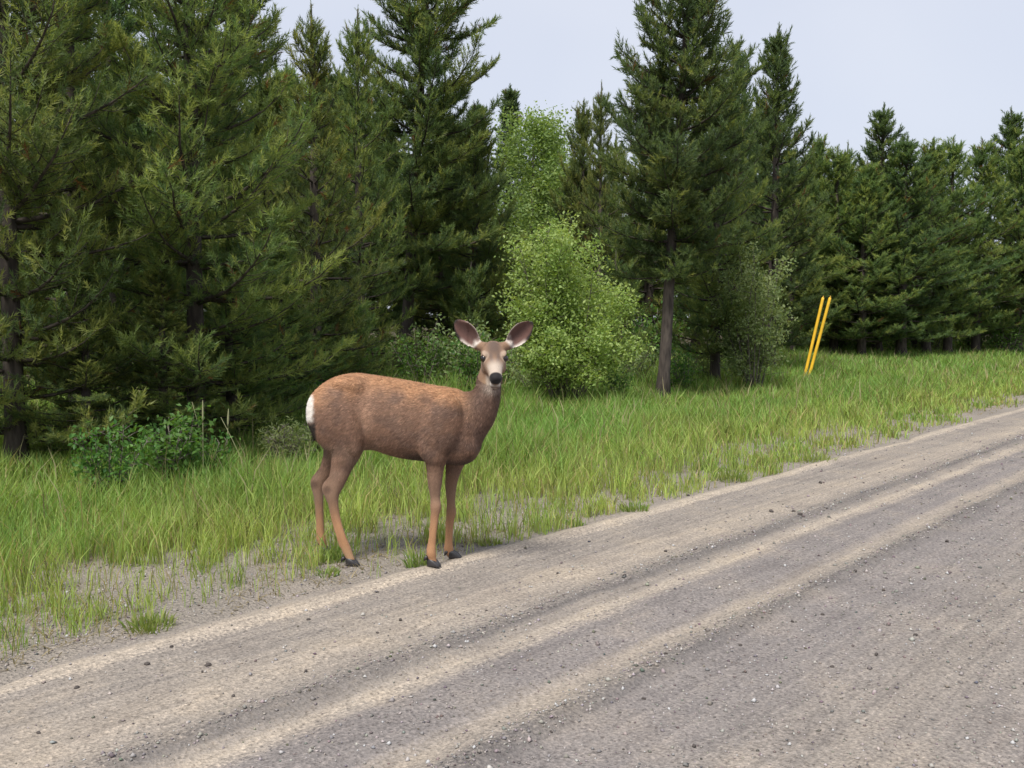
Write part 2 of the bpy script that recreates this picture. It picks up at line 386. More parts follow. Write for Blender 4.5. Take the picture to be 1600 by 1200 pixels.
pA = pine('big leafy pine with low sweeping branches standing behind the dark leafy weeds', 305, 9.6, 11, H=7.8, R=1.85, base=.4, K=17, wd=.075, whorl=.30, size=.15, tone=.17, dens=1.15, nb=6, r0=.085, bare=.1)
pC = pine('slender young pine with spiky candle tops beside the big leafy pine', 492, 13.0, 12, H=5.5, R=1.35, base=.3, K=15, wd=.085, whorl=.28, size=.15, dens=1.15, tone=.12)
pE = pine('tall pine with open bare-trunked top rising behind the deer', 632, 19.5, 13, H=11.0, R=2.2, base=1.8, K=15, wd=.085, whorl=.36, dens=1.3, nb=6, bare=.15, lean=(.62, 0), gaps=((6.05, 6.5, .35),), size=.20, tone=.02, r0=.12, top=.75)
pH = pine('straight pine with tall bare lower trunk beside the bright green bush', 1035, 15.8, 14, H=8.7, R=1.7, base=2.1, K=15, wd=.085, whorl=.29, dens=1.4, nb=6, bare=.12, lean=(.52, 0), size=.175, tone=-.12, r0=.095)
pL = pine('pale green pine tucked beside the straight bare-trunked pine', 1118, 18.6, 15, H=6.0, R=1.5, base=.7, K=15, wd=.09, whorl=.30, size=.175, dens=1.15, tone=.06)
pI = pine('dark dense pine with pointed top above the grey green shrub', 1203, 22.5, 16, H=8.1, R=1.75, base=.9, K=15, wd=.10, whorl=.34, size=.20, dens=1.1, tone=-.16, lean=(.05, 0))
pS = pine('little pine sapling growing among shrubs under the tall pine behind the deer', 560, 15.5, 17, H=1.7, R=.6, base=.1, K=14, wd=.09, whorl=.2, size=.15, tone=.12, nb=4)
def put(src, label, u, d, rz, sc, group='pine trees along the roadside forest edge', dz=0):
    x = (u - 800) / F * d
    return copy_tree(src, label, (x, d, float(gz(x, d)) - .03 + dz), rz, sc, group)
put(pC, 'bushy pine with forked top touching the tall pine behind the deer', 566, 17.0, 2.0, (1.05, 1.05, 1.2))
put(pL, 'short pine filling the gap between the tall pine and the aspen', 745, 21, 1.0, (1.0, 1.0, .98))
put(pL, 'pine with spiky top standing just beside the aspen on the marker pole side', 908, 26, 4.0, (.95, .95, 1.18))
put(pC, 'thin pine spire between the aspen and the straight bare-trunked pine', 938, 24, 3.1, (1.0, 1.0, 1.28))
put(pI, 'slim pine top peeking between the straight pine and the dark dense pine', 1150, 25, 2.4, (.8, .8, 1.02))
put(pL, 'olive green pine behind the yellow marker poles', 1270, 31, 5.2, (1.1, 1.1, 1.2))
put(pC, 'young pine with two thin leaders behind the yellow marker poles', 1318, 31.5, .6, (1.35, 1.35, 1.27))
put(pI, 'dark dense pine past the yellow marker poles at the forest edge', 1370, 31, 1.2, (1.25, 1.25, 1.0))
put(pL, 'pine with pale foliage past the dark dense pine beyond the marker poles', 1480, 33, 2.9, (1.5, 1.5, 1.25))
put(pI, 'tall dark pine at the far end of the visible forest edge', 1570, 37, 4.0, (1.4, 1.4, 1.15))
put(pE, 'open-branched pine at the far end of the visible forest edge', 1650, 34, 2.0, (.9, .9, .82))
put(pL, 'low pale pine in front of the dark trees beyond the marker poles', 1428, 35, .3, (1.2, 1.2, 1.0))
put(pC, 'young pine standing just outside the big leafy pine', 120, 10.4, 4.4, (1.15, 1.15, 1.15))
put(pA, 'second big leafy pine standing along the road before the first', 20, 8.4, 2.5, (.95, .95, 1.0))
put(pI, 'dark dense pine behind the two big leafy pines', 190, 14.0, 3.3, (1.1, 1.1, 1.05))
put(pE, 'tall pine crown showing over the big leafy pine', 395, 15.5, 4.0, (.8, .8, .78))
put(pL, 'pine with low branches between the big leafy pine and the deer', 420, 13.8, 5.0, (.95, .95, .8))
put(pL, 'low bushy pine under the tall pine behind the deer', 690, 22.5, 2.2, (1.0, 1.0, .72))
for nm, u, d, rz, sc in (('small bushy pine growing at the foot of the big leafy pine', 252, 9.0, .4, (.62, .62, .36)), ('low bushy pine between the leafy weeds and the big leafy pine', 362, 10.2, 2.2, (.75, .75, .42)),
                         ('low bushy pine beside the feathery weeds behind the deer', 440, 11.4, 3.7, (.8, .8, .44)), ('small bushy pine before the second big leafy pine', 130, 8.6, 5.1, (.6, .6, .36)), ('short bushy pine just behind the rump of the deer', 500, 13.4, 1.3, (.8, .8, .42))):
    put(pC, nm, u, d, rz, sc)
# forest behind the front row
rf = random.Random(5); FG = 'pines in the forest behind the roadside trees'
cells = []
for row, (d, n) in enumerate(((21, 9), (25, 12), (30, 14), (36, 16), (44, 18), (54, 20))):
    for i in range(n):
        cells.append((-120 + (i + .5 + rf.uniform(-.3, .3)) * 1840 / n, d + rf.uniform(-1.5, 1.5)))
cells += [(1225 + 42 * i + rf.uniform(-14, 14), 35 + 5 * (i % 2) + rf.uniform(-1, 1)) for i in range(11)]
for (u, d) in cells:
    x = (u - 800) / F * d; s0, t0 = st(x, d)
    if t0 < 9.0 or (755 < u < 905 and d < 37) or (u > 1200 and d < 33): continue
    # keep the crowns under the skyline of the front row
    sky_v = np.interp(u, [0, 460, 560, 700, 790, 960, 1000, 1180, 1250, 1330, 1400, 1600], [-150, 70, 120, 110, 190, 205, 60, 90, 205, 240, 215, 215])
    Hmax = CAMH + (500 - sky_v) / F * d
    hh = min(9.5, Hmax) * rf.uniform(.8, .98); src = rf.choice([pL, pI, pC, pI, pH]); h0 = {pL: 6.0, pI: 8.1, pC: 5.5, pH: 8.7}[src]
    k1 = hh / h0; an = ('second big leafy pine', 'big leafy pine', 'slender young pine', 'tall pine behind the deer', 'aspen', 'bright green bush', 'straight bare-trunked pine', 'grey green shrub', 'yellow marker poles', 'dark pines beyond the marker poles')[int(np.searchsorted([150, 420, 540, 720, 800, 960, 1090, 1220, 1340], u))]
    put(src, 'pine %s the %s' % ('standing in the forest close behind' if d < 28 else 'in the middle of the forest behind' if d < 41 else 'deep in the forest far behind', an), u, d, rf.uniform(0, 6.28), (max(k1, .95) * 1.18, max(k1, .95) * 1.18, k1), FG)
for i in range(9):                  # young growth closing the forest edge beyond the poles
    put(pC, 'low young pine in the undergrowth %s' % ('beyond the yellow marker poles', 'under the dark pines beyond the marker poles', 'at the far end of the visible forest edge')[i // 3], 1300 + i * 38, 37 + 3 * (i % 3), i * 1.3, (1.5, 1.5, .55 + .08 * (i % 4)), FG)
for i, (u, d, src, sx, sz_) in enumerate(((1236, 29, pL, 1.35, 1.0), (1302, 30.5, pL, 1.4, 1.12), (1346, 29.5, pL, 1.4, 1.02), (1408, 30, pI, 1.3, .86), (1446, 32, pL, 1.6, 1.2), (1524, 34, pL, 1.6, 1.28), (1590, 35, pL, 1.6, 1.3))):
    put(src, ('full pine just behind the grey green shrub and the marker poles', 'broad pine straight behind the yellow marker poles', 'broad low pine before the dark dense pine beyond the poles', 'broad dark pine touching the dark dense pine beyond the poles', 'broad pale pine in the tree wall beyond the poles', 'wide pine closing the gap in the far tree wall', 'wide pine at the very end of the far tree wall')[i], u, d, i * 2.3 + .7, (sx, sx, sz_))
# far spruce tops
tr, cr = pine_mesh(31, H=9.6, R=1.3, base=.5, K=12, wd=.13, whorl=.34, size=.26, tone=-.3, spruce=True)
for nm, u, d, sc in (('narrow dark spruce spire showing behind the aspen', 792, 38, 1.07), ('small far spruce spire beside the taller spruce spire', 742, 41, 1.08)):
    x = (u - 800) / F * d; t = thing('spruce_tree', nm, 'tree', (x, d, float(gz(x, d)) - .03), u, sc)
    obj('trunk', tr, t); obj('crown', cr, t)

# broadleaf shrubs and the aspen
def broadleaf(seed, H, R, stems, leaf, per, cols, clear=.25, trunk_r=.02, up=.6, sub=9, spread0=.5, wleaf=.55, single=False, sparse=0.0, ragged=0.0):
    rng = np.random.default_rng(seed); rnd = random.Random(seed); acc = Acc(); pos = []; tone = []
    for k_ in range(stems):
        ph = rnd.uniform(0, 6.28); rr = R * math.sqrt(rnd.random()) * .85; rr *= 1 + ragged * rnd.uniform(-.3, .35); hh = H * (rnd.uniform(.68 - .3 * ragged, 1.0) if not single else 1.0) * (1 - .33 * (rr / R) ** 2)
        b0 = np.array([math.cos(ph), math.sin(ph), 0]) * (0 if single else rnd.uniform(0, .18) * R)
        tip = np.array([math.cos(ph) * rr, math.sin(ph) * rr, hh]) * (1 if not single else np.array([.1, .1, 1]))
        midp = (b0 + tip) / 2 + np.array([rnd.uniform(-.08, .08) * H, rnd.uniform(-.08, .08) * H, .08 * H]) * (.3 if single else 1)
        f = np.linspace(0, 1, 8)[:, None]; path = (1 - f) ** 2 * b0 + 2 * f * (1 - f) * midp + f ** 2 * tip; path[0, 2] -= .06
        acc.add(*tube(path, np.linspace(trunk_r, .003, 8), 6))
        for j in range(sub):
            g = clear + (1 - clear) * (j + rnd.random()) / sub; p = np.array([np.interp(g * 7, range(8), path[:, i]) for i in range(3)])
            ph2 = rnd.uniform(0, 6.28); l = (.34 * R + .05) * ((1.25 - .8 * g) if not single else 2.3 * math.sqrt(max(.04, 1 - ((g - .40) / .605) ** 2))) * rnd.uniform(.6, 1.25)
            d = norm(np.array([math.cos(ph2), math.sin(ph2), rnd.uniform(.1, up * 1.6)])); e = p + d * l
            acc.add(*tube(np.array([p, p + d * l * .5 + [0, 0, .03 * l], e]), [.006, .004, .002], 3))
            bt = rnd.gauss(0, .2)
            if rnd.random() < sparse: continue
            for m in range(per):
                f2 = rnd.random() ** .7; q_ = p + d * l * f2 + rng.normal(0, .085 * (R / 1.1) ** .5 * (1 + .6 * single), 3); pos.append(q_); tone.append(bt + rnd.gauss(0, .25))
    pos = np.array(pos); tone = np.array(tone); n = len(pos)
    nrm = norm(rng.normal(size=(n, 3)) + np.array([0, 0, .7])); a = norm(np.cross(nrm, rng.normal(size=(n, 3)))); b = np.cross(nrm, a)
    s = leaf * rng.uniform(.65, 1.25, n)[:, None]
    V = np.stack([pos - a * s * .5, pos + b * s * wleaf * .5 + nrm * s * .1, pos + a * s * .55, pos - b * s * wleaf * .5 + nrm * s * .1], 1)
    i = np.arange(n)[:, None] * 4; T = np.concatenate([i + [[0, 1, 2]], i + [[0, 2, 3]]])
    lo, hi = np.array(cols[0]), np.array(cols[1]); c = lo + (hi - lo) * np.clip(.5 + tone, 0, 1)[:, None]
    return mesh('stems', *acc.get(), M_stem, None, True), mesh('foliage', V.reshape(-1, 3), T, M_leaf, np.repeat(c, 4, axis=0))
def shrub(name, label, cat, u, d, ms, rz=0, sc=1, group=None, parts=('stems', 'foliage'), dz=-.02):
    x = (u - 800) / F * d; t = thing(name, label, cat, (x, d, float(gz(x, d)) + dz), rz, sc, group)
    obj(parts[0], ms[0], t); obj(parts[1], ms[1], t); return t
lime = ((.22, .37, .095), (.41, .54, .19)); sage = ((.18, .26, .105), (.35, .42, .20)); herb = ((.06, .15, .035), (.15, .27, .06))
shrub('willow_bush', 'bright lime green leafy bush in front of the pines', 'bush', 884, 14.4, broadleaf(41, 3.0, 1.2, 30, .055, 80, lime, .28, .016, sub=17, ragged=.9, sparse=.1))
shrub('willow_bush', 'loose grey green shrub with pale stems near the yellow marker poles', 'bush', 1178, 17.6, broadleaf(42, 3.1, .98, 15, .058, 50, sage, .16, .018, sub=15, sparse=.12, ragged=.45))
shrub('aspen_tree', 'pale spring green aspen standing behind the dark pines', 'tree', 826, 30.0, broadleaf(43, 8.7, 2.5, 1, .11, 110, ((.15, .24, .07), (.28, .37, .12)), .14, .13, sub=130, single=True), parts=('trunk', 'crown'))
shrub('aspen_tree', 'small pale aspen leaning out beside the larger aspen', 'tree', 862, 32.0, broadleaf(44, 8.6, 2.3, 1, .11, 95, ((.14, .22, .07), (.26, .35, .12)), .16, .11, sub=100, single=True), parts=('trunk', 'crown'))
und = [broadleaf(50 + i, 1.0, .62, 11, .06, 14, (herb, sage, lime)[i], .12, .009, sub=7) for i in range(3)]
UG = 'low shrubs under the pines'
for i, (u, d, sc) in enumerate(((545, 15.2, 1.0), (600, 17.5, 1.3), (660, 16.4, 1.1), (705, 17.8, 1.4), (745, 15.5, 1.15), (785, 17.0, 1.3), (470, 12.6, 1.0), (838, 15.3, .8), (960, 15.4, .7), (990, 18.5, 1.1),
                                (1070, 17.2, .9), (1105, 19.0, 1.0), (1140, 20.6, .9), (1190, 27.5, 1.2), (1325, 31, 1.4), (1355, 33, 1.5), (1400, 32.0, 1.5), (1455, 34, 1.6), (1520, 36, 1.7), (400, 11.4, .9), (930, 21, 1.6), (860, 20, 1.6), (1020, 22, 1.6), (520, 18.6, 1.5), (1575, 34, 1.7))):
    an = ('big leafy pine', 'slender young pine', 'tall pine behind the deer', 'bright green bush', 'straight bare-trunked pine', 'grey green shrub', 'yellow marker poles')[int(np.searchsorted([450, 555, 760, 1000, 1120, 1230], u))]
    shrub('understory_shrub', 'low leafy shrub in the shade near the ' + an, 'shrub', u, d, und[i % 2], i * 1.7, sc, UG)
shrub('leafy_weed', 'patch of dark green broad-leaved weeds below the big leafy pine', 'weed', 262, 8.05, broadleaf(60, .72, .5, 16, .055, 12, herb, .1, .006, sub=7))
shrub('leafy_weed', 'smaller broad-leaved weed at the edge of the weed patch', 'weed', 322, 8.3, broadleaf(61, .5, .33, 10, .05, 12, herb, .1, .006, sub=6))
shrub('leafy_weed', 'broad-leaved weed growing before the second big leafy pine', 'weed', 160, 7.4, und[0], 1, .7)
shrub('feathery_weed', 'feathery pale green weed clump between the leafy weeds and the deer', 'weed', 437, 8.9, broadleaf(62, .55, .36, 22, .05, 12, ((.13, .18, .07), (.24, .28, .12)), .08, .004, sub=8, wleaf=.22))
shrub('feathery_weed', 'second feathery weed clump close behind the hind legs of the deer', 'weed', 470, 9.4, broadleaf(63, .5, .3, 18, .05, 12, ((.12, .19, .06), (.22, .28, .11)), .08, .004, sub=8, wleaf=.22))
for i, (u, d) in enumerate(((575, 15.0), (508, 14.6), (728, 19.0), (972, 19.5))):
    if i: put(pS, ('', 'little pine sapling behind the rump of the deer', 'little pine sapling in the shade between the tall pine and the bright green bush', 'little pine sapling in the shade beside the straight bare-trunked pine')[i], u, d, i * 2.1, (1.2, 1.2, 1 + .2 * i), 'pine saplings')

# ------------------------------------------------------------------ grass
def blades(name, label, x, y, h, wd, colr, rng, bend=.5, cat='grass'):
    n = len(x); ph = rng.uniform(0, 6.283, n); z = surf_z(x, y) - .01
    dx, dy = np.cos(ph), np.sin(ph); ln = h * rng.uniform(.1, bend, n); fa = rng.uniform(0, 6.283, n)
    sx, sy = np.cos(fa) * wd / 2, np.sin(fa) * wd / 2
    b0 = np.stack([x, y, z], 1); m = b0 + np.stack([dx * ln * .3, dy * ln * .3, h * .55], 1); tp = b0 + np.stack([dx * ln, dy * ln, h * rng.uniform(.8, 1, n)], 1)
    sd_ = np.stack([sx, sy, 0 * sx], 1)
    V = np.stack([b0 - sd_ * .7, b0 + sd_ * .7, m + sd_, m - sd_, tp], 1)
    i = np.arange(n)[:, None] * 5; T = np.concatenate([i + [[0, 1, 2]], i + [[0, 2, 3]], i + [[3, 2, 4]]])
    o = obj(name, mesh(name, V.reshape(-1, 3), T, M_grass, np.repeat(colr, 5, axis=0))); o['kind'] = 'stuff'; o['label'] = label; o['category'] = cat
    return o
rng = np.random.default_rng(77)
def grass_field(N, smin, smax, tmin, tmax, wide=.78):
    s = rng.uniform(smin, smax, N); t = rng.uniform(tmin, tmax, N); x, y = xy(s, t)
    ok = (y > 2.2) & (np.abs(x / np.maximum(y, .1)) < wide); return s[ok], t[ok], x[ok], y[ok]
s, t, x, y = grass_field(3200000, -5, 48, .1, 13)
d = np.hypot(x, y)
lod = np.minimum(1, (6.5 / d) ** 1.35)
patchy = fbm(x * 2.2, y * 2.2, 41); big = fbm(x * .6, y * .6, 44)
tj = t + (big - .5) * 1.3
clump = fbm(x * 6.5, y * 6.5, 46, 2)
edge = sstep(.1, .5, tj + .25 * sstep(2.5, .5, s)) * (.09 + .91 * sstep(.46, .61, clump) * sstep(.30, .48, patchy)) * .85
lush = sstep(1.0, 2.9, tj)
forest = sstep(5.0, 6.5, t - np.clip((s - 14) * .18, 0, 4.0))
dn = np.maximum(edge, lush * (.25 + .75 * sstep(.36, .6, .5 * clump + .5 * patchy))) * (1 - .72 * forest)
for hx, hy_ in ((-.42, 5.14), (-.40, 5.36), (-.88, 5.22), (-1.03, 5.5), (-.65, 5.2), (-.9, 4.95)):     # trampled round the deer
    dn = dn * (1 - .82 * np.exp(-(((x - hx) / .17) ** 2 + ((y - hy_) / .2) ** 2)))
keep = rng.random(len(x)) < dn * lod * .95
s, t, x, y, d, patchy, big, lush, forest, tj, clump = (q_[keep] for q_ in (s, t, x, y, d, patchy, big, lush, forest, tj, clump))
hm = (.13 + .11 * sstep(.4, 1.4, tj)) * (1 - lush) + lush * (.10 + .20 * big + .15 * clump) + forest * .12
h = hm * rng.uniform(.45, 1.3, len(x)) * (.75 + .5 * vnoise(x * 1.7, y * 1.7, 48)); wd = (.0042 + .0009 * np.maximum(0, d - 5)) * rng.uniform(.7, 1.3, len(x))
yel = np.array([.40, .455, .13]); grn = np.array([.20, .35, .08]); oli = np.array([.19, .21, .075]); dry = np.array([.40, .33, .17])
mixv = np.clip(.40 * (1 - lush) + .9 * (fbm(x * 1.1, y * 1.1, 51) - .28) + rng.normal(0, .22, len(x)), 0, 1)[:, None]
c = grn * (1 - mixv) + yel * mixv
ol = rng.random(len(x)) < .16; c[ol] = oli
dr_ = rng.random(len(x)) < .05 + .07 * (1 - lush); c[dr_] = dry
c = c * (rng.uniform(.75, 1.25, len(x)) * (.8 + .45 * fbm(x * 3, y * 3, 53)))[:, None]
blades('grass', 'green roadside grass between the gravel road and the pines', x, y, h, wd, c, rng, .6)
print('grass blades', len(x))
# pale dry stalks standing above the grass
n = 2200
s, t, x, y = grass_field(n * 3, -4, 40, 1.6, 9); d = np.hypot(x, y)
kp = rng.random(len(x)) < np.minimum(1, 9 / d) * .45; x, y, d = x[kp], y[kp], d[kp]
blades('dry_stalks', 'pale dry stalks standing above the green roadside grass', x, y, rng.uniform(.3, .62, len(x)), .004 + .0006 * d, np.tile([.36, .33, .19], (len(x), 1)) * rng.uniform(.7, 1.2, len(x))[:, None], rng, .5)

# flattened straw on the shoulder
s, t, x, y = grass_field(60000, -4, 30, .2, 2.4); d = np.hypot(x, y); kp = rng.random(len(x)) < np.minimum(1, (6 / d) ** 1.3) * sstep(.4, .6, fbm(x * 2.5, y * 2.5, 57)) * .8; x, y, d = x[kp], y[kp], d[kp]
blades('straw_litter', 'flattened dry straw lying on the bare shoulder', x, y, rng.uniform(.02, .05, len(x)), .004 + .0005 * d, np.array([.33, .27, .17]) * rng.uniform(.5, 1.2, len(x))[:, None], rng, 4.0, 'straw')
# two seed-headed stalks and a leaning dead stem by the weeds, weeds on the shoulder
M_dry = plain_material('dry stem', (.24, .24, .13), .9)
def dead_stem(label, a, b, r, head=False):
    acc = Acc(); a = np.array(a); b = np.array(b); a[2] = float(gz(a[0], a[1])) - .02
    f = np.linspace(0, 1, 7)[:, None]; path = a + (b - a) * f + np.array([0, 0, .05]) * np.sin(f * math.pi) * np.linalg.norm(b - a)
    acc.add(*tube(path, np.linspace(r, r * .5, 7), 5))
    if head:
        e = b + (b - a) * .30; f2 = np.linspace(0, 1, 6)[:, None]
        acc.add(*tube(b + (e - b) * f2, [r * .8, r * 1.7, r * 2.0, r * 1.8, r * 1.2, r * .4], 6))
    thing('dead_stem', label, 'stem', me=mesh('dead_stem', *acc.get(), M_dry, None, True))
dead_stem('thin bare stem leaning over the leafy weeds behind the deer', P(400, 745, 8.0), P(345, 652, 8.1), .004)
dead_stem('tall straight stalk with seed head in the leafy weeds', P(317, 740, 7.9), P(317, 660, 7.9), .004, True)
dead_stem('dry stalk with seed head at the edge of the leafy weeds', P(352, 735, 8.2), P(356, 668, 8.2), .005, True)
dead_stem('long bare stem lying slanted through the leafy weeds', P(330, 715, 8.4), P(300, 628, 8.5), .005)

M_weed = M_grass
def tuft(label, u, v, r, h, n, seed, wdt=.0035):
    n = int(n * 1.6)
    g = G(u, v); rg = np.random.default_rng(seed); rr = r * np.sqrt(rg.random(n)); ph = rg.uniform(0, 6.283, n)
    x = rr * np.cos(ph); y = rr * np.sin(ph); hh = h * rg.uniform(.25, 1.1, n) * (1 - .5 * rr / r); out_ = rr * rg.uniform(.8, 1.8, n) + .02
    b0 = np.stack([x, y, np.full(n, -.015)], 1); p2 = rg.uniform(0, 6.283, n); o2 = hh * rg.uniform(.1, .9, n); tp = np.stack([x * 1.3 + np.cos(p2) * o2, y * 1.3 + np.sin(p2) * o2, hh], 1); m = (b0 + tp) / 2 + np.array([0, 0, .2]) * hh[:, None]
    fa = rg.uniform(0, 6.283, n); sd_ = np.stack([np.cos(fa), np.sin(fa), 0 * fa], 1) * wdt * rg.uniform(.6, 1.5, n)[:, None]
    V = np.stack([b0 - sd_ * .4, b0 + sd_ * .4, m + sd_, m - sd_, tp], 1); i = np.arange(n)[:, None] * 5
    T = np.concatenate([i + [[0, 1, 2]], i + [[0, 2, 3]], i + [[3, 2, 4]]])
    c = np.array([.15, .25, .06]) + (np.array([.30, .34, .11]) - np.array([.15, .25, .06])) * rg.random(n)[:, None]
    o = thing('weed_tuft', label, 'weed', (g[0], g[1], float(surf_z(g[0], g[1]))), me=mesh('weed_tuft', V.reshape(-1, 3), T, M_weed, np.repeat(c, 5, axis=0)))
tuft('low round weed standing alone on the bare shoulder toward the marker poles', 1140, 752, .16, .15, 170, 1)
tuft('small weed beside the lone round weed on the shoulder', 1108, 738, .12, .12, 90, 2)
tuft('flat green weed at the grass edge a few steps ahead of the deer', 992, 800, .10, .10, 90, 3)
tuft('tiny weed tuft just in front of the far front hoof of the deer', 765, 853, .07, .06, 60, 4)
tuft('grass tuft growing between the hind hooves of the deer', 522, 880, .07, .19, 90, 5)
tuft('low weed on the gravel just before the hind hooves of the deer', 512, 902, .06, .07, 50, 6)
tuft('short grass tuft beside the near front hoof of the deer', 652, 888, .06, .16, 70, 7)
tuft('sprawling green weed at the road edge below the grass', 236, 985, .10, .10, 120, 8)
tuft('weed tuft at the tip of the verge beside the dusty road edge', 900, 822, .06, .07, 50, 9)
tuft('low green weed on the shoulder close to the dusty road edge', 1270, 722, .18, .13, 130, 10)

# ------------------------------------------------------------------ gravel and stones
def pebble_template(rg):
    v = np.array([[1, 0, 0], [-1, 0, 0], [0, 1, 0], [0, -1, 0], [0, 0, .75], [0, 0, -.6]], float) * rg.uniform(.7, 1.2, (6, 1)) + rg.normal(0, .13, (6, 3))
    t = np.array([[0, 2, 4], [2, 1, 4], [1, 3, 4], [3, 0, 4], [2, 0, 5], [1, 2, 5], [3, 1, 5], [0, 3, 5]]); return v, t
pt = [pebble_template(np.random.default_rng(200 + i)) for i in range(8)]
rng = np.random.default_rng(99)
N = 300000; s = rng.uniform(-4, 14, N); t = rng.uniform(-3.6, 1.6, N); x, y = xy(s, t); d = np.hypot(x, y)
tw = t + (fbm(s * .5, t * 2.2, 61) - .5) * .2
pd = .10 + .9 * np.exp(-((tw + .86) / .09) ** 2) + .9 * np.exp(-((tw + 1.67) / .08) ** 2) + .25 * np.exp(-((tw + 1.27) / .12) ** 2) + .28 * sstep(-1.75, -1.95, tw) + .4 * sstep(.1, .4, tw)
pd = pd * (1 - .85 * np.exp(-((tw - .03) / .07) ** 2)) * (.4 + 1.2 * fbm(x * 3, y * 3, 62))
ok = (y > 1.8) & (np.abs(x / y) < .75) & (rng.random(N) < pd * np.minimum(1, (4.5 / d) ** 1.6) * .55)
x, y, s, t, d = x[ok], y[ok], s[ok], t[ok], d[ok]; n = len(x)
size = rng.lognormal(math.log(.0042), .42, n) * (1 + .08 * np.maximum(0, d - 4)); size = np.minimum(size, .014)
wh = rng.integers(0, 8, n); an = rng.uniform(0, 6.283, n); V = np.empty((n, 6, 3)); T = np.empty((n, 8, 3), int)
for k_ in range(8):
    m = wh == k_; v, tt = pt[k_]; ca_, sa_ = np.cos(an[m])[:, None], np.sin(an[m])[:, None]
    V[m] = np.stack([v[None, :, 0] * ca_ - v[None, :, 1] * sa_, v[None, :, 0] * sa_ + v[None, :, 1] * ca_, np.broadcast_to(v[None, :, 2], (m.sum(), 6))], 2) * size[m][:, None, None]
    T[m] = tt
def road_top(x, y):
    s, t = st(x, y); wob = (fbm(s * .35, t * 0, 21, 2) - .5) * .05
    global Bw; keepB = Bw; Bw = t + wob; z = road_z(s, t, Bw); Bw = keepB
    return np.where(t < .42, np.maximum(z, gz(x, y)), gz(x, y))
V += np.stack([x, y, road_top(x, y) + size * .25], 1)[:, None]
T = T + (np.arange(n) * 6)[:, None, None]
tone = rng.normal(0, 1, n)[:, None]; c = np.clip(np.array([.24, .22, .21]) * np.exp(tone * .42) + rng.normal(0, .012, (n, 3)), .03, .42)
M_stone = attr_material('loose stone', .9, 0, .2)
g = obj('loose_gravel', mesh('loose_gravel', V.reshape(-1, 3), T.reshape(-1, 3), M_stone, np.repeat(c, 6, axis=0))); g['kind'] = 'stuff'; g['label'] = 'loose gravel scattered over the road surface'; g['category'] = 'gravel'
print('pebbles', n)
import bmesh
def stone_mesh(seed):
    bm = bmesh.new(); bmesh.ops.create_icosphere(bm, subdivisions=2, radius=1); rg = random.Random(seed)
    pl = [(Vector((rg.gauss(0, 1), rg.gauss(0, 1), rg.gauss(0, 1))).normalized(), rg.uniform(.55, .85)) for _ in range(9)]
    for v in bm.verts:
        for nn, dd in pl:
            e = v.co.dot(nn) - dd
            if e > 0: v.co -= nn * e
        v.co.z *= .7
    me = bpy.data.meshes.new('stone'); bm.to_mesh(me); bm.free(); return me
M_st2 = plain_material('dark stone', (.07, .06, .055), .85, .4, 60, .3); M_st3 = plain_material('grey stone', (.17, .155, .145), .9, .35, 60, .3)
sm = []
for i in range(4):
    m_ = stone_mesh(i); m_.materials.append(M_st2 if i != 3 else M_st3); sm.append(m_)
stones = [(325, 1044, 11), (316, 1055, 6), (268, 1017, 7), (347, 1129, 10), (365, 1094, 8), (482, 973, 7), (626, 975, 8), (656, 1000, 7), (590, 994, 6), (478, 1056, 8), (230, 1042, 10), (850, 877, 7), (871, 902, 6), (1006, 1098, 8), (1084, 1175, 10),
          (1083, 1062, 8), (1300, 1048, 8), (1369, 1031, 8), (1285, 964, 7), (1115, 1037, 7), (1157, 1012, 7), (861, 1153, 7), (976, 910, 9), (1052, 883, 7), (1205, 805, 9), (1250, 812, 9), (1075, 777, 7), (1150, 757, 6), (1240, 803, 7), (1282, 758, 8), (1040, 866, 7), (1290, 800, 7), (1336, 900, 8), (1040, 1034, 7), (1238, 977, 7), (500, 990, 5), (760, 960, 5), (690, 1010, 6), (1430, 1000, 8), (1500, 1080, 9), (120, 1080, 9), (60, 1150, 9), (1480, 850, 8)]
for i, (u, v, px) in enumerate(stones):
    g_ = G(u, v); r = px / 2 / F * math.hypot(g_[0], g_[1]) * .9; m_ = sm[i % 4]
    o = thing('stone', 'small dark loose stone lying on the gravel road' if i % 4 != 3 else 'small grey loose stone lying on the gravel road', 'stone', (g_[0], g_[1], float(road_top(np.array([g_[0]]), np.array([g_[1]]))[0]) + r * .32), i * 1.9, (r * 1.15, r * .9, r), 'loose stones on the road', m_)

# ------------------------------------------------------------------ leaning yellow marker poles
M_yel = plain_material('yellow plastic', (.78, .47, .03), .45, .12, 6)
M_cap = plain_material('weathered collar', (.40, .24, .03), .7)
def marker(label, ub, vb, ut, vt, dep, dep2):
    a = P(ub, vb, dep); b = P(ut, vt, dep2); z0 = float(gz(a[0], a[1])); a[2] = z0 - .05
    o = thing('marker_pole', label, 'pole', (a[0], a[1], a[2]), 0, 1, 'leaning yellow marker poles'); L = b - a; r = .033
    f = np.array([0, .02, .3, .6, .9, .97, .99, 1.0]); rr = r * np.array([1.05, 1.05, 1, 1, 1, 1, .95, .7])
    V, T = tube(L[None] * f[:, None], rr, 14); obj('tube', mesh('tube', V, T, M_yel, None, True), o)
    V, T = tube(L[None] * np.array([.985, 1.0, 1.02])[:, None], [.012, .012, .012], 8); obj('wire_stub', mesh('wire_stub', V, T, M_cap, None, True), o)
marker('leaning yellow marker pole with its top further from the pines', 1261, 594, 1297, 465, 21.3, 21.2)
marker('leaning yellow marker pole with its top closer to the pines', 1255, 593, 1286, 465, 21.5, 21.5)

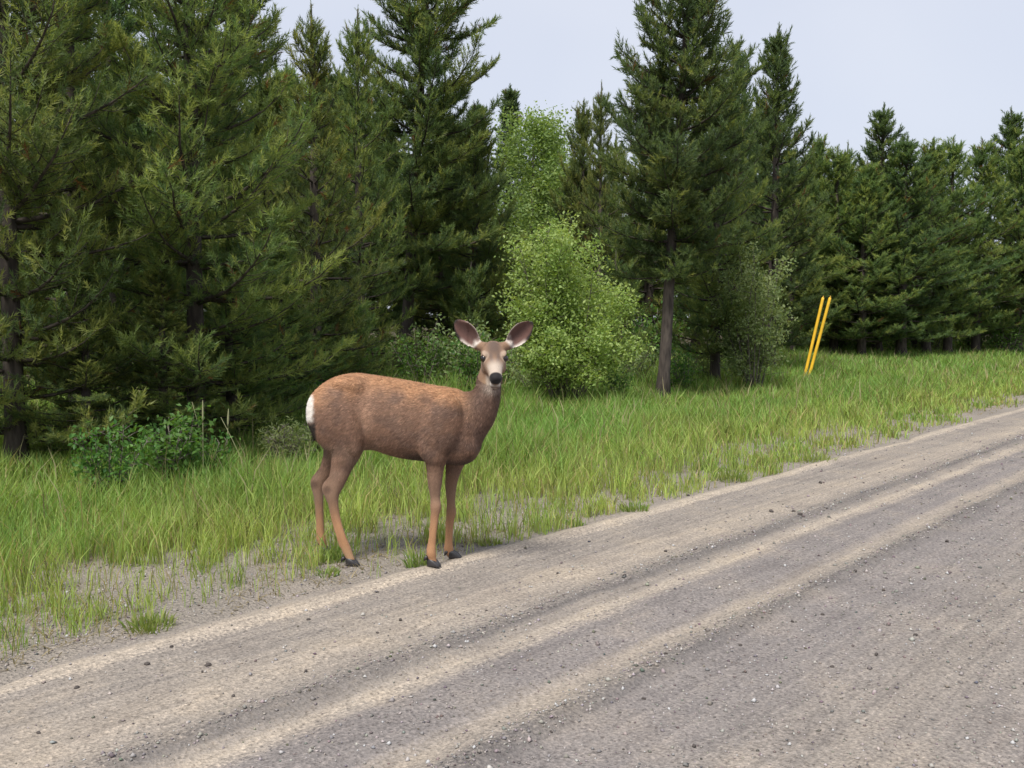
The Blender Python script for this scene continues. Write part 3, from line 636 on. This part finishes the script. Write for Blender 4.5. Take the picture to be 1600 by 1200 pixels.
# ------------------------------------------------------------------ the deer
def C1(cx, cy): return 460 + cx * .36667, 480 + cy * .36667        # sheet used while measuring -> photograph pixel
DS = .075
def dep(u): return 5.305 - (u - 610) * .00083                       # the body is turned a little toward the road at the front
YAW = math.atan(.00083 * 288); LAT = np.array([math.sin(YAW), math.cos(YAW), 0])   # across the body, away from the camera
def PT(cx, cy, off=0.0):
    u, v = C1(cx, cy); p = P(u, v, dep(u) - DS); return p + LAT * off
def PD(cx, cy, d): u, v = C1(cx, cy); return P(u, v, d - DS)
NS = 28; TH = np.linspace(0, 2 * math.pi, NS, endpoint=False)
def loft(rings):
    """rings: list of NS-point loops"""
    V = np.concatenate(rings); n = len(rings)
    i = (np.arange(n - 1)[:, None] * NS + np.arange(NS)[None]).ravel(); j = (np.arange(n - 1)[:, None] * NS + (np.arange(NS)[None] + 1) % NS).ravel()
    T = [np.stack([i, j, j + NS], 1), np.stack([i, j + NS, i + NS], 1)]
    c0, c1 = len(V), len(V) + 1; V = np.concatenate([V, rings[0].mean(0)[None], rings[-1].mean(0)[None]])
    q_ = np.arange(NS); r_ = (q_ + 1) % NS
    T += [np.stack([np.full(NS, c0), r_, q_], 1), np.stack([np.full(NS, c1), (n - 1) * NS + q_, (n - 1) * NS + r_], 1)]
    return V, np.concatenate(T)
def ringpp(top, bot, hw, lat=LAT, e=2.2, bulge=0.0):
    """loop between a top and a bottom point, hw metres to either side"""
    c = (top + bot) / 2; up = (top - bot) / 2; co, si = np.cos(TH), np.sin(TH)
    a = np.sign(co) * np.abs(co) ** (2 / e); b_ = np.sign(si) * np.abs(si) ** (2 / e)
    wv = hw * (1 + bulge * a)
    return c + a[:, None] * up + (b_ * wv)[:, None] * lat
def resample(rows, n):
    rows = np.array(rows, float); q_ = np.arange(len(rows)); qq = np.linspace(0, len(rows) - 1, n); o = []
    for k_ in range(rows.shape[1]):     # Catmull-Rom
        y_ = rows[:, k_]; yp = np.concatenate([[2 * y_[0] - y_[1]], y_, [2 * y_[-1] - y_[-2]]]); i = np.minimum(qq.astype(int), len(rows) - 2); f = qq - i
        a, b_, c_, d_ = yp[i], yp[i + 1], yp[i + 2], yp[i + 3]
        o.append(.5 * (2 * b_ + (c_ - a) * f + (2 * a - 5 * b_ + 4 * c_ - d_) * f ** 2 + (3 * b_ - a - 3 * c_ + d_) * f ** 3))
    return np.stack(o, 1)
body = Acc()
torso = [(72, 402, 462, .035), (84, 375, 510, .085), (110, 343, 555, .118), (155, 310, 590, .140), (210, 290, 612, .150), (270, 284, 610, .150), (335, 291, 604, .118), (400, 301, 624, .130),
         (470, 313, 641, .150), (540, 326, 650, .148), (600, 336, 658, .132), (655, 344, 667, .118), (705, 355, 673, .106), (745, 385, 662, .102), (770, 440, 640, .08), (787, 520, 606, .045)]
body.add(*loft([ringpp(PT(r[0], r[1]), PT(r[0], r[2]), r[3], e=2.15, bulge=-.06) for r in resample(torso, 48)]))
# neck, given by its outline on both sides
neck = [(640, 372, 772, 622, .115), (698, 366, 812, 548, .096), (742, 362, 846, 492, .082), (766, 350, 866, 436, .073), (777, 328, 876, 385, .067), (784, 298, 882, 340, .063), (796, 262, 884, 300, .058), (812, 230, 876, 262, .045)]
body.add(*loft([ringpp(PT(r[0], r[1], -.015 * i / 24), PT(r[2], r[3], -.015 * i / 24), r[4], e=2.0) for i, r in enumerate(resample(neck, 24))]))
# shoulders and haunches
def blob(c, rx, rz_, ry, off, tilt=0):
    p = PT(*c, off); ax = np.array([math.cos(YAW), -math.sin(YAW), 0]); ct, s_t = math.cos(tilt), math.sin(tilt); up = np.array([0, 0, 1.])
    ax2 = ax * ct + up * s_t; up2 = up * ct - ax * s_t
    rings = [p + ax2 * rx * math.cos(a) + math.sin(a) * (np.cos(TH)[:, None] * up2 * rz_ + np.sin(TH)[:, None] * LAT * ry) for a in np.linspace(math.pi - .12, .12, 14)]
    body.add(*loft(rings))
for sg in (-1, 1):
    blob((650, 500), .11, .18, .055, sg * .104, -.35); blob((610, 590), .07, .10, .045, sg * .104, .5); blob((735, 540), .06, .12, .05, sg * .05, .3)      # shoulder
    blob((205, 480), .14, .175, .07, sg * .094, .25); blob((285, 505), .055, .15, .045, sg * .122, .12); blob((262, 330), .10, .05, .05, sg * .075, -.15)      # haunch
def limb(rows, n=40, flat=.85):
    R_ = resample(rows, n); pts = np.array([PD(r[0], r[1], r[3]) for r in R_]); tg = norm(np.gradient(pts, axis=0)); rings = []
    for p, g_, r in zip(pts, tg, R_):
        fa = norm(np.cross(LAT, g_)); rings.append(p + np.cos(TH)[:, None] * fa * r[2] + np.sin(TH)[:, None] * LAT * r[2] * flat * (1.0 if r[2] < .05 else max(.55, 1 - (r[2] - .05) * 5)))
    body.add(*loft(rings))
def db(cx, off): return dep(C1(cx, 0)[0]) + off * math.cos(YAW)
FN, FF, HN, HF = 5.14, 5.34, 5.225, 5.50
limb([(606, 540, .085, db(606, -.085)), (602, 620, .064, db(602, -.09)), (600, 690, .047, db(600, -.085)), (598, 750, .0385, db(600, -.085)), (600, 812, .0275, 5.165), (602, 850, .031, 5.155), (599, 895, .0215, 5.15),
      (594, 960, .0165, FN), (590, 1012, .0175, FN), (583, 1048, .0275, FN), (588, 1076, .0225, FN), (594, 1102, .021, FN)])
limb([(690, 560, .085, db(690, .08)), (688, 640, .06, db(690, .085)), (676, 700, .042, db(676, .085)), (667, 760, .033, 5.33), (667, 830, .0245, 5.335), (668, 872, .029, 5.34), (664, 922, .020, FF), (663, 990, .0162, FF),
      (658, 1032, .0265, FF), (666, 1054, .0215, FF), (678, 1072, .020, FF)])
limb([(225, 470, .15, db(225, -.07)), (226, 545, .125, db(225, -.085)), (222, 610, .085, db(225, -.085)), (206, 668, .062, db(210, -.085)), (188, 722, .051, 5.27), (170, 770, .044, 5.26), (163, 803, .036, 5.25), (169, 850, .0265, 5.245), (182, 905, .0215, 5.24),
      (202, 970, .0195, HN), (219, 1024, .0265, HN), (232, 1056, .0245, HN), (243, 1084, .022, HN)])
limb([(205, 500, .13, db(205, .06)), (190, 580, .10, db(190, .085)), (168, 640, .062, 5.49), (140, 695, .045, 5.50), (112, 742, .038, 5.505), (102, 772, .034, 5.505), (105, 830, .0265, HF), (109, 900, .0225, HF), (113, 965, .0225, HF),
      (117, 998, .0265, HF), (124, 1022, .022, HF), (130, 1038, .02, HF)])
# tendons behind the cannon bones, forearm and gaskin muscle
limb([(622, 700, .016, db(600, -.095)), (618, 760, .013, 5.165), (604, 815, .010, 5.16)], 10, .9)
limb([(588, 870, .010, 5.15), (582, 930, .0085, 5.145), (577, 990, .009, FN), (570, 1036, .012, FN)], 14, .8)
limb([(652, 890, .010, 5.34), (648, 945, .008, FF), (646, 1000, .0085, FF), (643, 1030, .011, FF)], 14, .8)
limb([(152, 840, .012, 5.245), (163, 900, .010, 5.24), (183, 970, .010, HN), (201, 1022, .013, HN)], 14, .8)
limb([(93, 800, .012, 5.505), (96, 880, .0095, HF), (98, 950, .010, HF), (101, 992, .013, HF)], 14, .8)
limb([(262, 560, .040, db(262, -.10)), (246, 630, .030, db(246, -.105)), (226, 690, .022, 5.265), (200, 745, .014, 5.262)], 16, .9)
# points of the hocks
limb([(180, 705, .014, 5.265), (145, 742, .016, 5.26), (130, 772, .018, 5.255), (143, 812, .015, 5.25), (165, 860, .012, 5.24)], 14, .9)
limb([(124, 682, .013, 5.505), (92, 720, .015, 5.505), (80, 748, .017, 5.505), (88, 790, .014, 5.505), (103, 840, .011, HF)], 14, .9)
# tail
limb([(96, 400, .020, db(85, 0)), (84, 440, .020, db(80, 0)), (79, 480, .016, db(78, 0)), (82, 520, .013, db(78, 0)), (88, 552, .009, db(78, 0)), (92, 572, .004, db(78, 0))], 18, .8)
# head
HO = P(680 + 421 * .2166, 480 + 352 * .2166, dep(771) - .035 - DS)
hp, hy = math.radians(33), math.radians(5)
hf = np.array([math.sin(hy) * math.cos(hp), -math.cos(hy) * math.cos(hp), -math.sin(hp)]); hr = np.array([math.cos(hy), math.sin(hy), 0]); hu = np.cross(hr, hf); hu = hu if hu[2] > 0 else -hu
def HL(r, f, up): return HO + hr * r + hf * f + hu * up
head = [(-.095, .030, .025, -.045), (-.075, .050, .047, -.072), (-.04, .064, .058, -.085), (0, .068, .060, -.090), (.035, .067, .056, -.090), (.065, .060, .047, -.084), (.10, .047, .041, -.074), (.135, .038, .036, -.064), (.165, .0345, .033, -.057), (.19, .0335, .030, -.050), (.208, .030, .024, -.040), (.222, .020, .012, -.026)]
rings = []
for f_, a_, t_u, t_d in resample(head, 36):
    co, si = np.cos(TH), np.sin(TH); up_ = np.where(co > 0, co * t_u, -co * t_d); wv = a_ * np.where(co < 0, 1 - .28 * co ** 2, 1.0 - .08 * co ** 2)
    rings.append(HO + hf * f_ + up_[:, None] * hu + (np.sign(si) * np.abs(si) ** .92 * wv)[:, None] * hr)
body.add(*loft(rings))
def hblob(c, rad):
    rings = [HL(*c) + hf * rad[1] * math.cos(a) * -1 + math.sin(a) * (np.cos(TH)[:, None] * hu * rad[2] + np.sin(TH)[:, None] * hr * rad[0]) for a in np.linspace(.1, math.pi - .1, 12)]
    body.add(*loft(rings))
for sg in (-1, 1):
    hblob((sg * .050, .036, .042), (.017, .030, .011))     # brow over the eye
    hblob((sg * .047, .025, -.045), (.020, .05, .035))     # cheek
hblob((0, .178, -.052), (.029, .034, .024))                # chin
hblob((0, .205, .006), (.027, .022, .020))                 # nose pad
# ears: cupped leaves opening toward the camera
EAR = []
def ear(base, tip, side_sign, L_extra=1.0):
    ax = tip - base; L = np.linalg.norm(ax); ax = ax / L
    fr = norm(np.array([side_sign * .28, -1, .05])); fr = norm(fr - ax * fr.dot(ax)); sd_ = np.cross(ax, fr)
    ks = [0, .06, .15, .28, .42, .56, .70, .82, .91, .97, 1.0]; ws = [.021, .026, .036, .047, .054, .055, .049, .037, .024, .012, .003]
    rings = []
    for kk, w_ in resample(list(zip(ks, ws)), 26):
        w_ = max(w_, .003); half = NS // 2
        a = np.linspace(-1, 1, half); cup = .85 * w_ * (1 - .55 * kk)
        front = base + ax * L * kk + a[:, None] * sd_ * w_ + ((np.abs(a) ** 2.2 - 1) * cup)[:, None] * fr
        th = .0065 * np.ones(half); th[0] = th[-1] = .003
        back = (front - fr * (th * 2)[:, None] - ax * 0)[::-1]
        rings.append(np.concatenate([front, back]))
        EAR.append((base + ax * L * kk - fr * cup * .5, kk, w_))
    body.add(*loft(rings))
EB = {}
for sg, bx, tx in ((-1, (316, 288), (136, 92)), (1, (520, 285), (706, 104))):
    dpt = dep(771) - DS
    b_ = P(680 + bx[0] * .2166, 480 + bx[1] * .2166, dpt - .015); t_ = P(680 + tx[0] * .2166, 480 + tx[1] * .2166, dpt + .015); EB[sg] = (b_, t_)
    ear(b_, t_, sg)
    lb = [HL(sg * .038, -.035, .030), b_ + (t_ - b_) * .05 + np.array([0, .012, 0]), b_ + (t_ - b_) * .2 + np.array([0, .02, 0])]
    lr = [.030, .023, .012]
    pts = np.array(lb); tg = norm(np.gradient(pts, axis=0)); rg_ = []
    for p_, g_, r_ in zip(pts, tg, lr):
        a_ = norm(np.cross(g_, [0, 0, 1.])); c_ = np.cross(g_, a_); rg_.append(p_ + r_ * (np.cos(TH)[:, None] * a_ + np.sin(TH)[:, None] * c_))
    body.add(*loft(rg_))

V, T = body.get()
tmp = obj('tmp_body', mesh('tmp_body', V, T, None))
md = tmp.modifiers.new('r', 'REMESH'); md.mode = 'VOXEL'; md.voxel_size = .0052
dg = bpy.context.evaluated_depsgraph_get(); ev = tmp.evaluated_get(dg); dm = bpy.data.meshes.new_from_object(ev)
bpy.data.objects.remove(tmp)
nv = len(dm.vertices); co = np.empty(nv * 3, np.float32); dm.vertices.foreach_get('co', co); co = co.reshape(-1, 3).astype(float)
nr = np.empty(nv * 3, np.float32); dm.vertices.foreach_get('normal', nr); nr = nr.reshape(-1, 3).astype(float)
print('deer body verts', nv)
ed = np.empty(len(dm.edges) * 2, np.int32); dm.edges.foreach_get('vertices', ed); ed = ed.reshape(-1, 2)
deg = np.bincount(ed.ravel(), minlength=nv).astype(float)
def project(p):
    q_ = p - np.array([0, 0, CAMH]); fw = q_[:, 1] * CP - q_[:, 2] * SP; up = q_[:, 1] * SP + q_[:, 2] * CP
    return (800 + F * q_[:, 0] / fw - 460) / .36667, (600 - F * up / fw - 480) / .36667
px_, py_ = project(co)
trunk_w = sstep(330, 400, py_) * sstep(705, 640, py_); trunk_w = np.where((px_ < 740) & (py_ < 640), 1.0, trunk_w)
for it in range(24):                # melt the muscle masses of the trunk together, keep head and legs crisp
    lap = np.stack([np.bincount(ed[:, 0], co[ed[:, 1], i], nv) + np.bincount(ed[:, 1], co[ed[:, 0], i], nv) for i in range(3)], 1) / deg[:, None] - co
    f_ = np.where(it < 5, .5, .62 * trunk_w); co = co + lap * np.asarray(f_).reshape(-1, 1)
co += nr * (.0035 * trunk_w)[:, None]
dm.vertices.foreach_set('co', co.astype(np.float32).ravel()); dm.update()
nr = np.empty(nv * 3, np.float32); dm.vertices.foreach_get('normal', nr); nr = nr.reshape(-1, 3).astype(float)

def to_c1(p):                       # position on the deer, measured on its own side view sheet
    q_ = p - np.array([0, 0, CAMH]); fw = q_[:, 1] * CP - q_[:, 2] * SP; up = q_[:, 1] * SP + q_[:, 2] * CP
    u = 800 + F * q_[:, 0] / fw; v = 600 - F * up / fw; return (u - 460) / .36667, (v - 480) / .36667
def coat(p, n_):
    """natural coat markings plus a painted haunch highlight: returns colour and fur length"""
    cx, cy = to_c1(p); rh = p - HO; hrr, hff, huu = rh @ hr, rh @ hf, rh @ hu
    def lerp(a, b_, w_): return a + (np.array(b_) - a) * np.clip(w_, 0, 1)[:, None]
    nz_ = fbm(cx * .016, cy * .02 + p[:, 1] * 5, 71); nz2 = fbm(cx * .10, cy * .05, 73)
    c = np.tile(np.array([.215, .131, .086]), (len(p), 1))                                   # grey-brown flank
    top = np.interp(cx, [70, 110, 155, 210, 270, 335, 470, 600, 705, 770], [402, 343, 310, 290, 284, 291, 313, 336, 355, 420])
    dd = cy - top
    c = lerp(c, (.42, .245, .128), sstep(120, 10, dd + (nz_ - .5) * 90) * sstep(800, 700, cx))   # rufous back
    c = lerp(c, (.135, .092, .072), sstep(.40, .72, nz_) * sstep(30, 110, dd) * .65)             # greyer patches
    c = lerp(c, (.40, .255, .165), np.exp(-(((cx - 308) / 34) ** 2 + ((cy - 450) / 95) ** 2)) * .95)   # paler tan haunch front, its highlight painted into the coat
    c = lerp(c, (.125, .082, .062), sstep(680, 790, cx) * sstep(660, 340, cy) * .8)          # darker neck
    c = lerp(c, (.30, .19, .12), np.exp(-(((cx - 470) / 140) ** 2 + ((dd - 150) / 70) ** 2)) * .35)
    c = c * (1 + (fbm(cx * .06, cy * .16, 75) - .5) * .5)[:, None]
    leg = sstep(655, 760, cy); c = lerp(c, (.215, .135, .09), leg)
    c = lerp(c, (.36, .195, .10), sstep(790, 960, cy))                                       # tan lower legs
    c = lerp(c, (.44, .29, .17), sstep(1000, 1070, cy) * sstep(330, 200, cx) * .8)
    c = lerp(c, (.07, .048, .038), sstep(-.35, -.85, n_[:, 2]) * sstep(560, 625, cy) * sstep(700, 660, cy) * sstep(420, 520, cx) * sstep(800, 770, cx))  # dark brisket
    c = lerp(c, (.30, .21, .15), sstep(.2, -.6, n_[:, 2]) * sstep(400, 330, cx) * sstep(560, 600, cy) * sstep(690, 640, cy) * .6)
    rear = sstep(92, 75, cx + (nz2 - .5) * 18) * sstep(360, 385, cy) * sstep(500, 470, cy)
    c = lerp(c, (.78, .74, .68), rear)                                                       # white rump
    c = lerp(c, (.035, .028, .024), sstep(478, 500, cy) * sstep(98, 92, cx) * sstep(610, 590, cy))   # black tail tip
    dw = np.minimum.reduce([np.hypot(cx - 140, cy - 778), np.hypot(cx - 85, cy - 755)]); c = lerp(c, (.10, .06, .04), sstep(26, 8, dw) * .8)
    ln = np.interp(cy, [200, 560, 700, 800, 1200], [.017, .020, .013, .008, .006])
    # ---- head
    hd = (hff > -.11) & (np.abs(hrr) < .085) & (huu < .075) & (huu > -.11) & (hff < .24) & (cy < 345)
    hc = np.tile(np.array([.235, .145, .092]), (len(p), 1))
    hc = lerp(hc, (.095, .064, .050), sstep(.022, .05, huu + hff * .18 + (nz2 - .5) * .02) * sstep(.056, .012, np.abs(hrr)) * sstep(.10, .02, hff) * .9)     # dark forehead
    hc = lerp(hc, (.12, .085, .07), sstep(.03, .06, hff) * np.exp(-((np.abs(hrr) - .022 + (hff - .05) * .12) / .011) ** 2) * sstep(.0, .03, huu) * sstep(.13, .09, hff) * .8)
    hc = lerp(hc, (.50, .43, .36), sstep(.07, .14, hff) * sstep(-.02, .02, huu) * .8)        # pale muzzle band
    hc = lerp(hc, (.36, .24, .15), sstep(.075, .10, hff) * sstep(.02, -.01, huu) * .8)
    hc = lerp(hc, (.62, .57, .50), sstep(.10, .15, hff) * sstep(-.022, -.036, huu))             # white chin
    hc = lerp(hc, (.50, .43, .36), sstep(-.06, -.08, huu) * sstep(.02, .06, hff) * sstep(.05, .03, np.abs(hrr)) * .9)        # white throat patch
    eyd = np.minimum(np.sqrt((hrr - .056) ** 2 + (hff - .045) ** 2 + (huu - .022) ** 2), np.sqrt((hrr + .056) ** 2 + (hff - .045) ** 2 + (huu - .022) ** 2))
    hc = lerp(hc, (.45, .36, .28), sstep(.042, .030, eyd) * .5); hc = lerp(hc, (.03, .022, .02), sstep(.027, .019, eyd))
    nose = sstep(.186, .196, hff + .25 * np.clip(huu, -1, .02)) * sstep(-.028, -.018, huu)
    hc = lerp(hc, (.012, .010, .011), nose)
    mouth = np.exp(-((huu + .031) / .0035) ** 2) * sstep(.14, .16, hff); hc = lerp(hc, (.03, .02, .02), mouth)
    wh = hd.astype(float) * sstep(345, 325, cy); c = c * (1 - wh[:, None]) + hc * wh[:, None]
    ln = np.where(hd, .006, ln); ln = np.where(hd & (nose > .2), 0, ln); ln = np.where(hd & (eyd < .02), 0, ln)
    c = lerp(c, (.42, .36, .30), np.where(hd, 0, 1) * np.exp(-(((cx - 842) / 30) ** 2 + ((cy - 345) / 22) ** 2)) * sstep(0, -.5, n_[:, 1]) * .9)
    # ---- ears
    for sg in (-1, 1):
        b_, t_ = EB[sg]; ax = t_ - b_; L = np.linalg.norm(ax); ax = ax / L; fr = norm(np.array([sg * .28, -1, .05])); fr = norm(fr - ax * fr.dot(ax)); sd_ = np.cross(ax, fr)
        r_ = p - b_; kk = r_ @ ax / L; a_ = r_ @ sd_; wd_ = np.interp(kk, [0, .15, .28, .42, .56, .7, .82, .91, 1], [.023, .037, .050, .058, .059, .053, .041, .028, .003])
        on = (kk > .03) & (kk < 1.1) & (np.abs(a_) < wd_ * 1.3 + .008) & (np.abs(r_ @ fr) < .08) & (cy < 200)
        facing = n_ @ fr; q_ = np.abs(a_) / wd_
        ec = np.tile(np.array([.16, .105, .08]), (len(p), 1))                                 # back of the ear
        inn = np.tile(np.array([.125, .064, .052]), (len(p), 1)); outer = a_ * sg * np.sign(sd_[0] if abs(sd_[0]) > .1 else 1)
        low = np.where(sd_[2] < 0, a_, -a_) / wd_                                            # +1 on the lower margin
        inn = lerp(inn, (.07, .04, .036), np.exp(-((q_) / .4) ** 2) * .6)
        inn = lerp(inn, (.62, .56, .50), np.maximum(sstep(.30, .05, kk + (nz2 - .5) * .25), sstep(.5, .9, low) * sstep(.6, .4, kk)))
        inn = lerp(inn, (.50, .43, .37), sstep(.70, .92, -low) * sstep(.9, .6, kk) * .8)
        inn = lerp(inn, (.018, .014, .013), np.maximum(sstep(.58, .8, q_) * sstep(.45, .6, kk) * sstep(-.3, .2, low), sstep(.90, .97, kk)))
        ec = np.where((facing > .0)[:, None], inn, ec); ec = lerp(ec, (.025, .02, .018), sstep(.86, .97, kk) * .9)
        wgt = (on * sstep(.03, .12, kk))[:, None]; c = c * (1 - wgt) + ec * wgt; ln = np.where(on, np.where(facing > 0, .007, .005), ln)
    return np.clip(c, .008, .9), ln
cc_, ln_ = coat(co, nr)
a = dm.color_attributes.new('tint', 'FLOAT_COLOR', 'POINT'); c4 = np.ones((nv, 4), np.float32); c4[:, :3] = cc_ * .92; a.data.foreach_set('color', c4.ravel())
dm.polygons.foreach_set('use_smooth', np.ones(len(dm.polygons), dtype=bool))
M_hide = attr_material('deer hide', .75, .1, .25); dm.materials.append(M_hide)
base_pt = PT(350, 700); deer = thing('deer', 'brown mule deer doe standing side-on at the road edge, looking at the camera', 'deer', (base_pt[0], base_pt[1], .012))
off = np.array(deer.location)
def child(name, me, parent=None):
    o = obj(name, me, parent or deer); o.matrix_parent_inverse = Matrix.Translation(-Vector(off)); return o
child('body', dm)
# short fur
dm.calc_loop_triangles(); nt = len(dm.loop_triangles); tv = np.empty(nt * 3, np.int32); dm.loop_triangles.foreach_get('vertices', tv); tv = tv.reshape(-1, 3)
ar = np.linalg.norm(np.cross(co[tv[:, 1]] - co[tv[:, 0]], co[tv[:, 2]] - co[tv[:, 0]]), axis=1); rng = np.random.default_rng(7)
NF = 170000; ti = rng.choice(nt, NF, p=ar / ar.sum()); w1, w2 = rng.random(NF), rng.random(NF); fl = w1 + w2 > 1; w1[fl] = 1 - w1[fl]; w2[fl] = 1 - w2[fl]
def bary(A_): return A_[tv[ti, 0]] * (1 - w1 - w2)[:, None] + A_[tv[ti, 1]] * w1[:, None] + A_[tv[ti, 2]] * w2[:, None]
fp = bary(co); fn = norm(bary(nr)); fl_, fc = bary(ln_[:, None])[:, 0], bary(cc_)
ok = fl_ > .003; fp, fn, fl_, fc = fp[ok], fn[ok], fl_[ok], fc[ok]; n = len(fp)
cx, cy = to_c1(fp); rh = fp - HO; hff = rh @ hf
back = -np.array([math.cos(YAW), -math.sin(YAW), 0])
flow = back[None] * np.interp(cy, [300, 600, 720], [1, .75, .05])[:, None] + np.array([0, 0, -1.])[None] * np.interp(cy, [280, 450, 650, 720], [.25, .55, .8, 1])[:, None]
nk = sstep(690, 780, cx)[:, None]; flow = flow * (1 - nk) + nk * (np.array([0, 0, -1.]) + back * .35)
ishead = (hff > -.10) & (np.linalg.norm(rh, axis=1) < .26) & (cy < 330); flow[ishead] = -hf + hu * .1
for sg in (-1, 1):
    b_, t_ = EB[sg]; ax = (t_ - b_) / np.linalg.norm(t_ - b_); on = (((fp - b_) @ ax) > .01) & (np.linalg.norm(fp - (b_ + t_) / 2, axis=1) < .14) & (cy < 195); flow[on] = ax
flow = flow + rng.normal(0, .22, (n, 3)); flow = norm(flow - fn * np.sum(flow * fn, 1)[:, None]); fdir = norm(flow + fn * rng.uniform(.18, .42, n)[:, None])
L = fl_ * rng.uniform(.6, 1.3, n); sdv = norm(np.cross(fdir, fn)) * (.0012 * np.clip(fl_ / .015, .6, 1.2) * rng.uniform(.7, 1.3, n))[:, None]
p0 = fp - fn * .001; V = np.stack([p0 - sdv, p0 + sdv, p0 + fdir * L[:, None]], 1)
fc = np.clip(fc * np.exp(rng.normal(0, .30, n))[:, None], .005, .95)
M_fur = leaf_material('deer fur', trans=.12, rough=.6, jitter=0, spec=.2, tcol=(1.1, 1, .9))
fur = child('fur', mesh('fur', V.reshape(-1, 3), np.arange(3 * n).reshape(-1, 3), M_fur, np.repeat(fc, 3, axis=0))); fur['kind'] = 'stuff'
# eyes
M_eye = plain_material('deer eye', (.012, .008, .006), .06, .2, 40, .7)
def ball(r, seg=20):
    bm = bmesh.new(); bmesh.ops.create_uvsphere(bm, u_segments=seg, v_segments=seg // 2 + 2, radius=r)
    for f_ in bm.faces: f_.smooth = True
    me = bpy.data.meshes.new('eye'); bm.to_mesh(me); bm.free(); me.materials.append(M_eye); return me
em = ball(.0195)
for sg in (-1, 1):
    e = obj('eye', em, deer); e.location = Vector(HL(sg * .0545, .052, .021)) - Vector(off)
# hooves: two toes and two dew claws each
M_hoof = plain_material('hoof horn', (.030, .028, .030), .45, .3, 50)
def hoof(cx, cy, d, yaw, dew):
    toe = PD(cx, cy, d); acc = Acc(); fx = np.array([math.cos(yaw), math.sin(yaw), 0]); sx = np.array([-math.sin(yaw), math.cos(yaw), 0]); z0 = float(road_top(np.array([toe[0]]), np.array([toe[1]]))[0])
    for sg in (-1, 1):
        rings = []
        for f_, h0, h1, w_ in ((-.026, .002, .044, .008), (-.020, 0, .050, .0125), (-.002, 0, .046, .0145), (.018, 0, .034, .0135), (.034, 0, .019, .0095), (.043, .001, .009, .004)):
            c_ = np.array([toe[0], toe[1], z0]) + fx * (f_ - .008) + sx * sg * (.0135 - .12 * max(0, f_) * .6); mid = (h0 + h1) / 2; hh = (h1 - h0) / 2
            a_ = np.cos(TH); b_ = np.sin(TH); e_ = .7
            rings.append(c_ + np.array([0, 0, mid]) + (np.sign(a_) * np.abs(a_) ** e_ * hh)[:, None] * np.array([0, 0, 1.]) + (np.sign(b_) * np.abs(b_) ** e_ * w_)[:, None] * sx)
        acc.add(*loft(rings))
        dwp = PD(*dew, d) + sx * sg * .012; acc.add(*tube(np.array([dwp + fx * .012 + [0, 0, .012], dwp, dwp - fx * .006 - np.array([0, 0, .014])]), [.009, .009, .003], 8))
    child('hoof', mesh('hoof', *acc.get(), M_hoof, None, True))
hoof(596, 1128, FN, -.45, (562, 1068)); hoof(686, 1086, FF, -.15, (646, 1046)); hoof(250, 1108, HN, -.25, (208, 1072)); hoof(134, 1056, HF, -.3, (98, 1014))
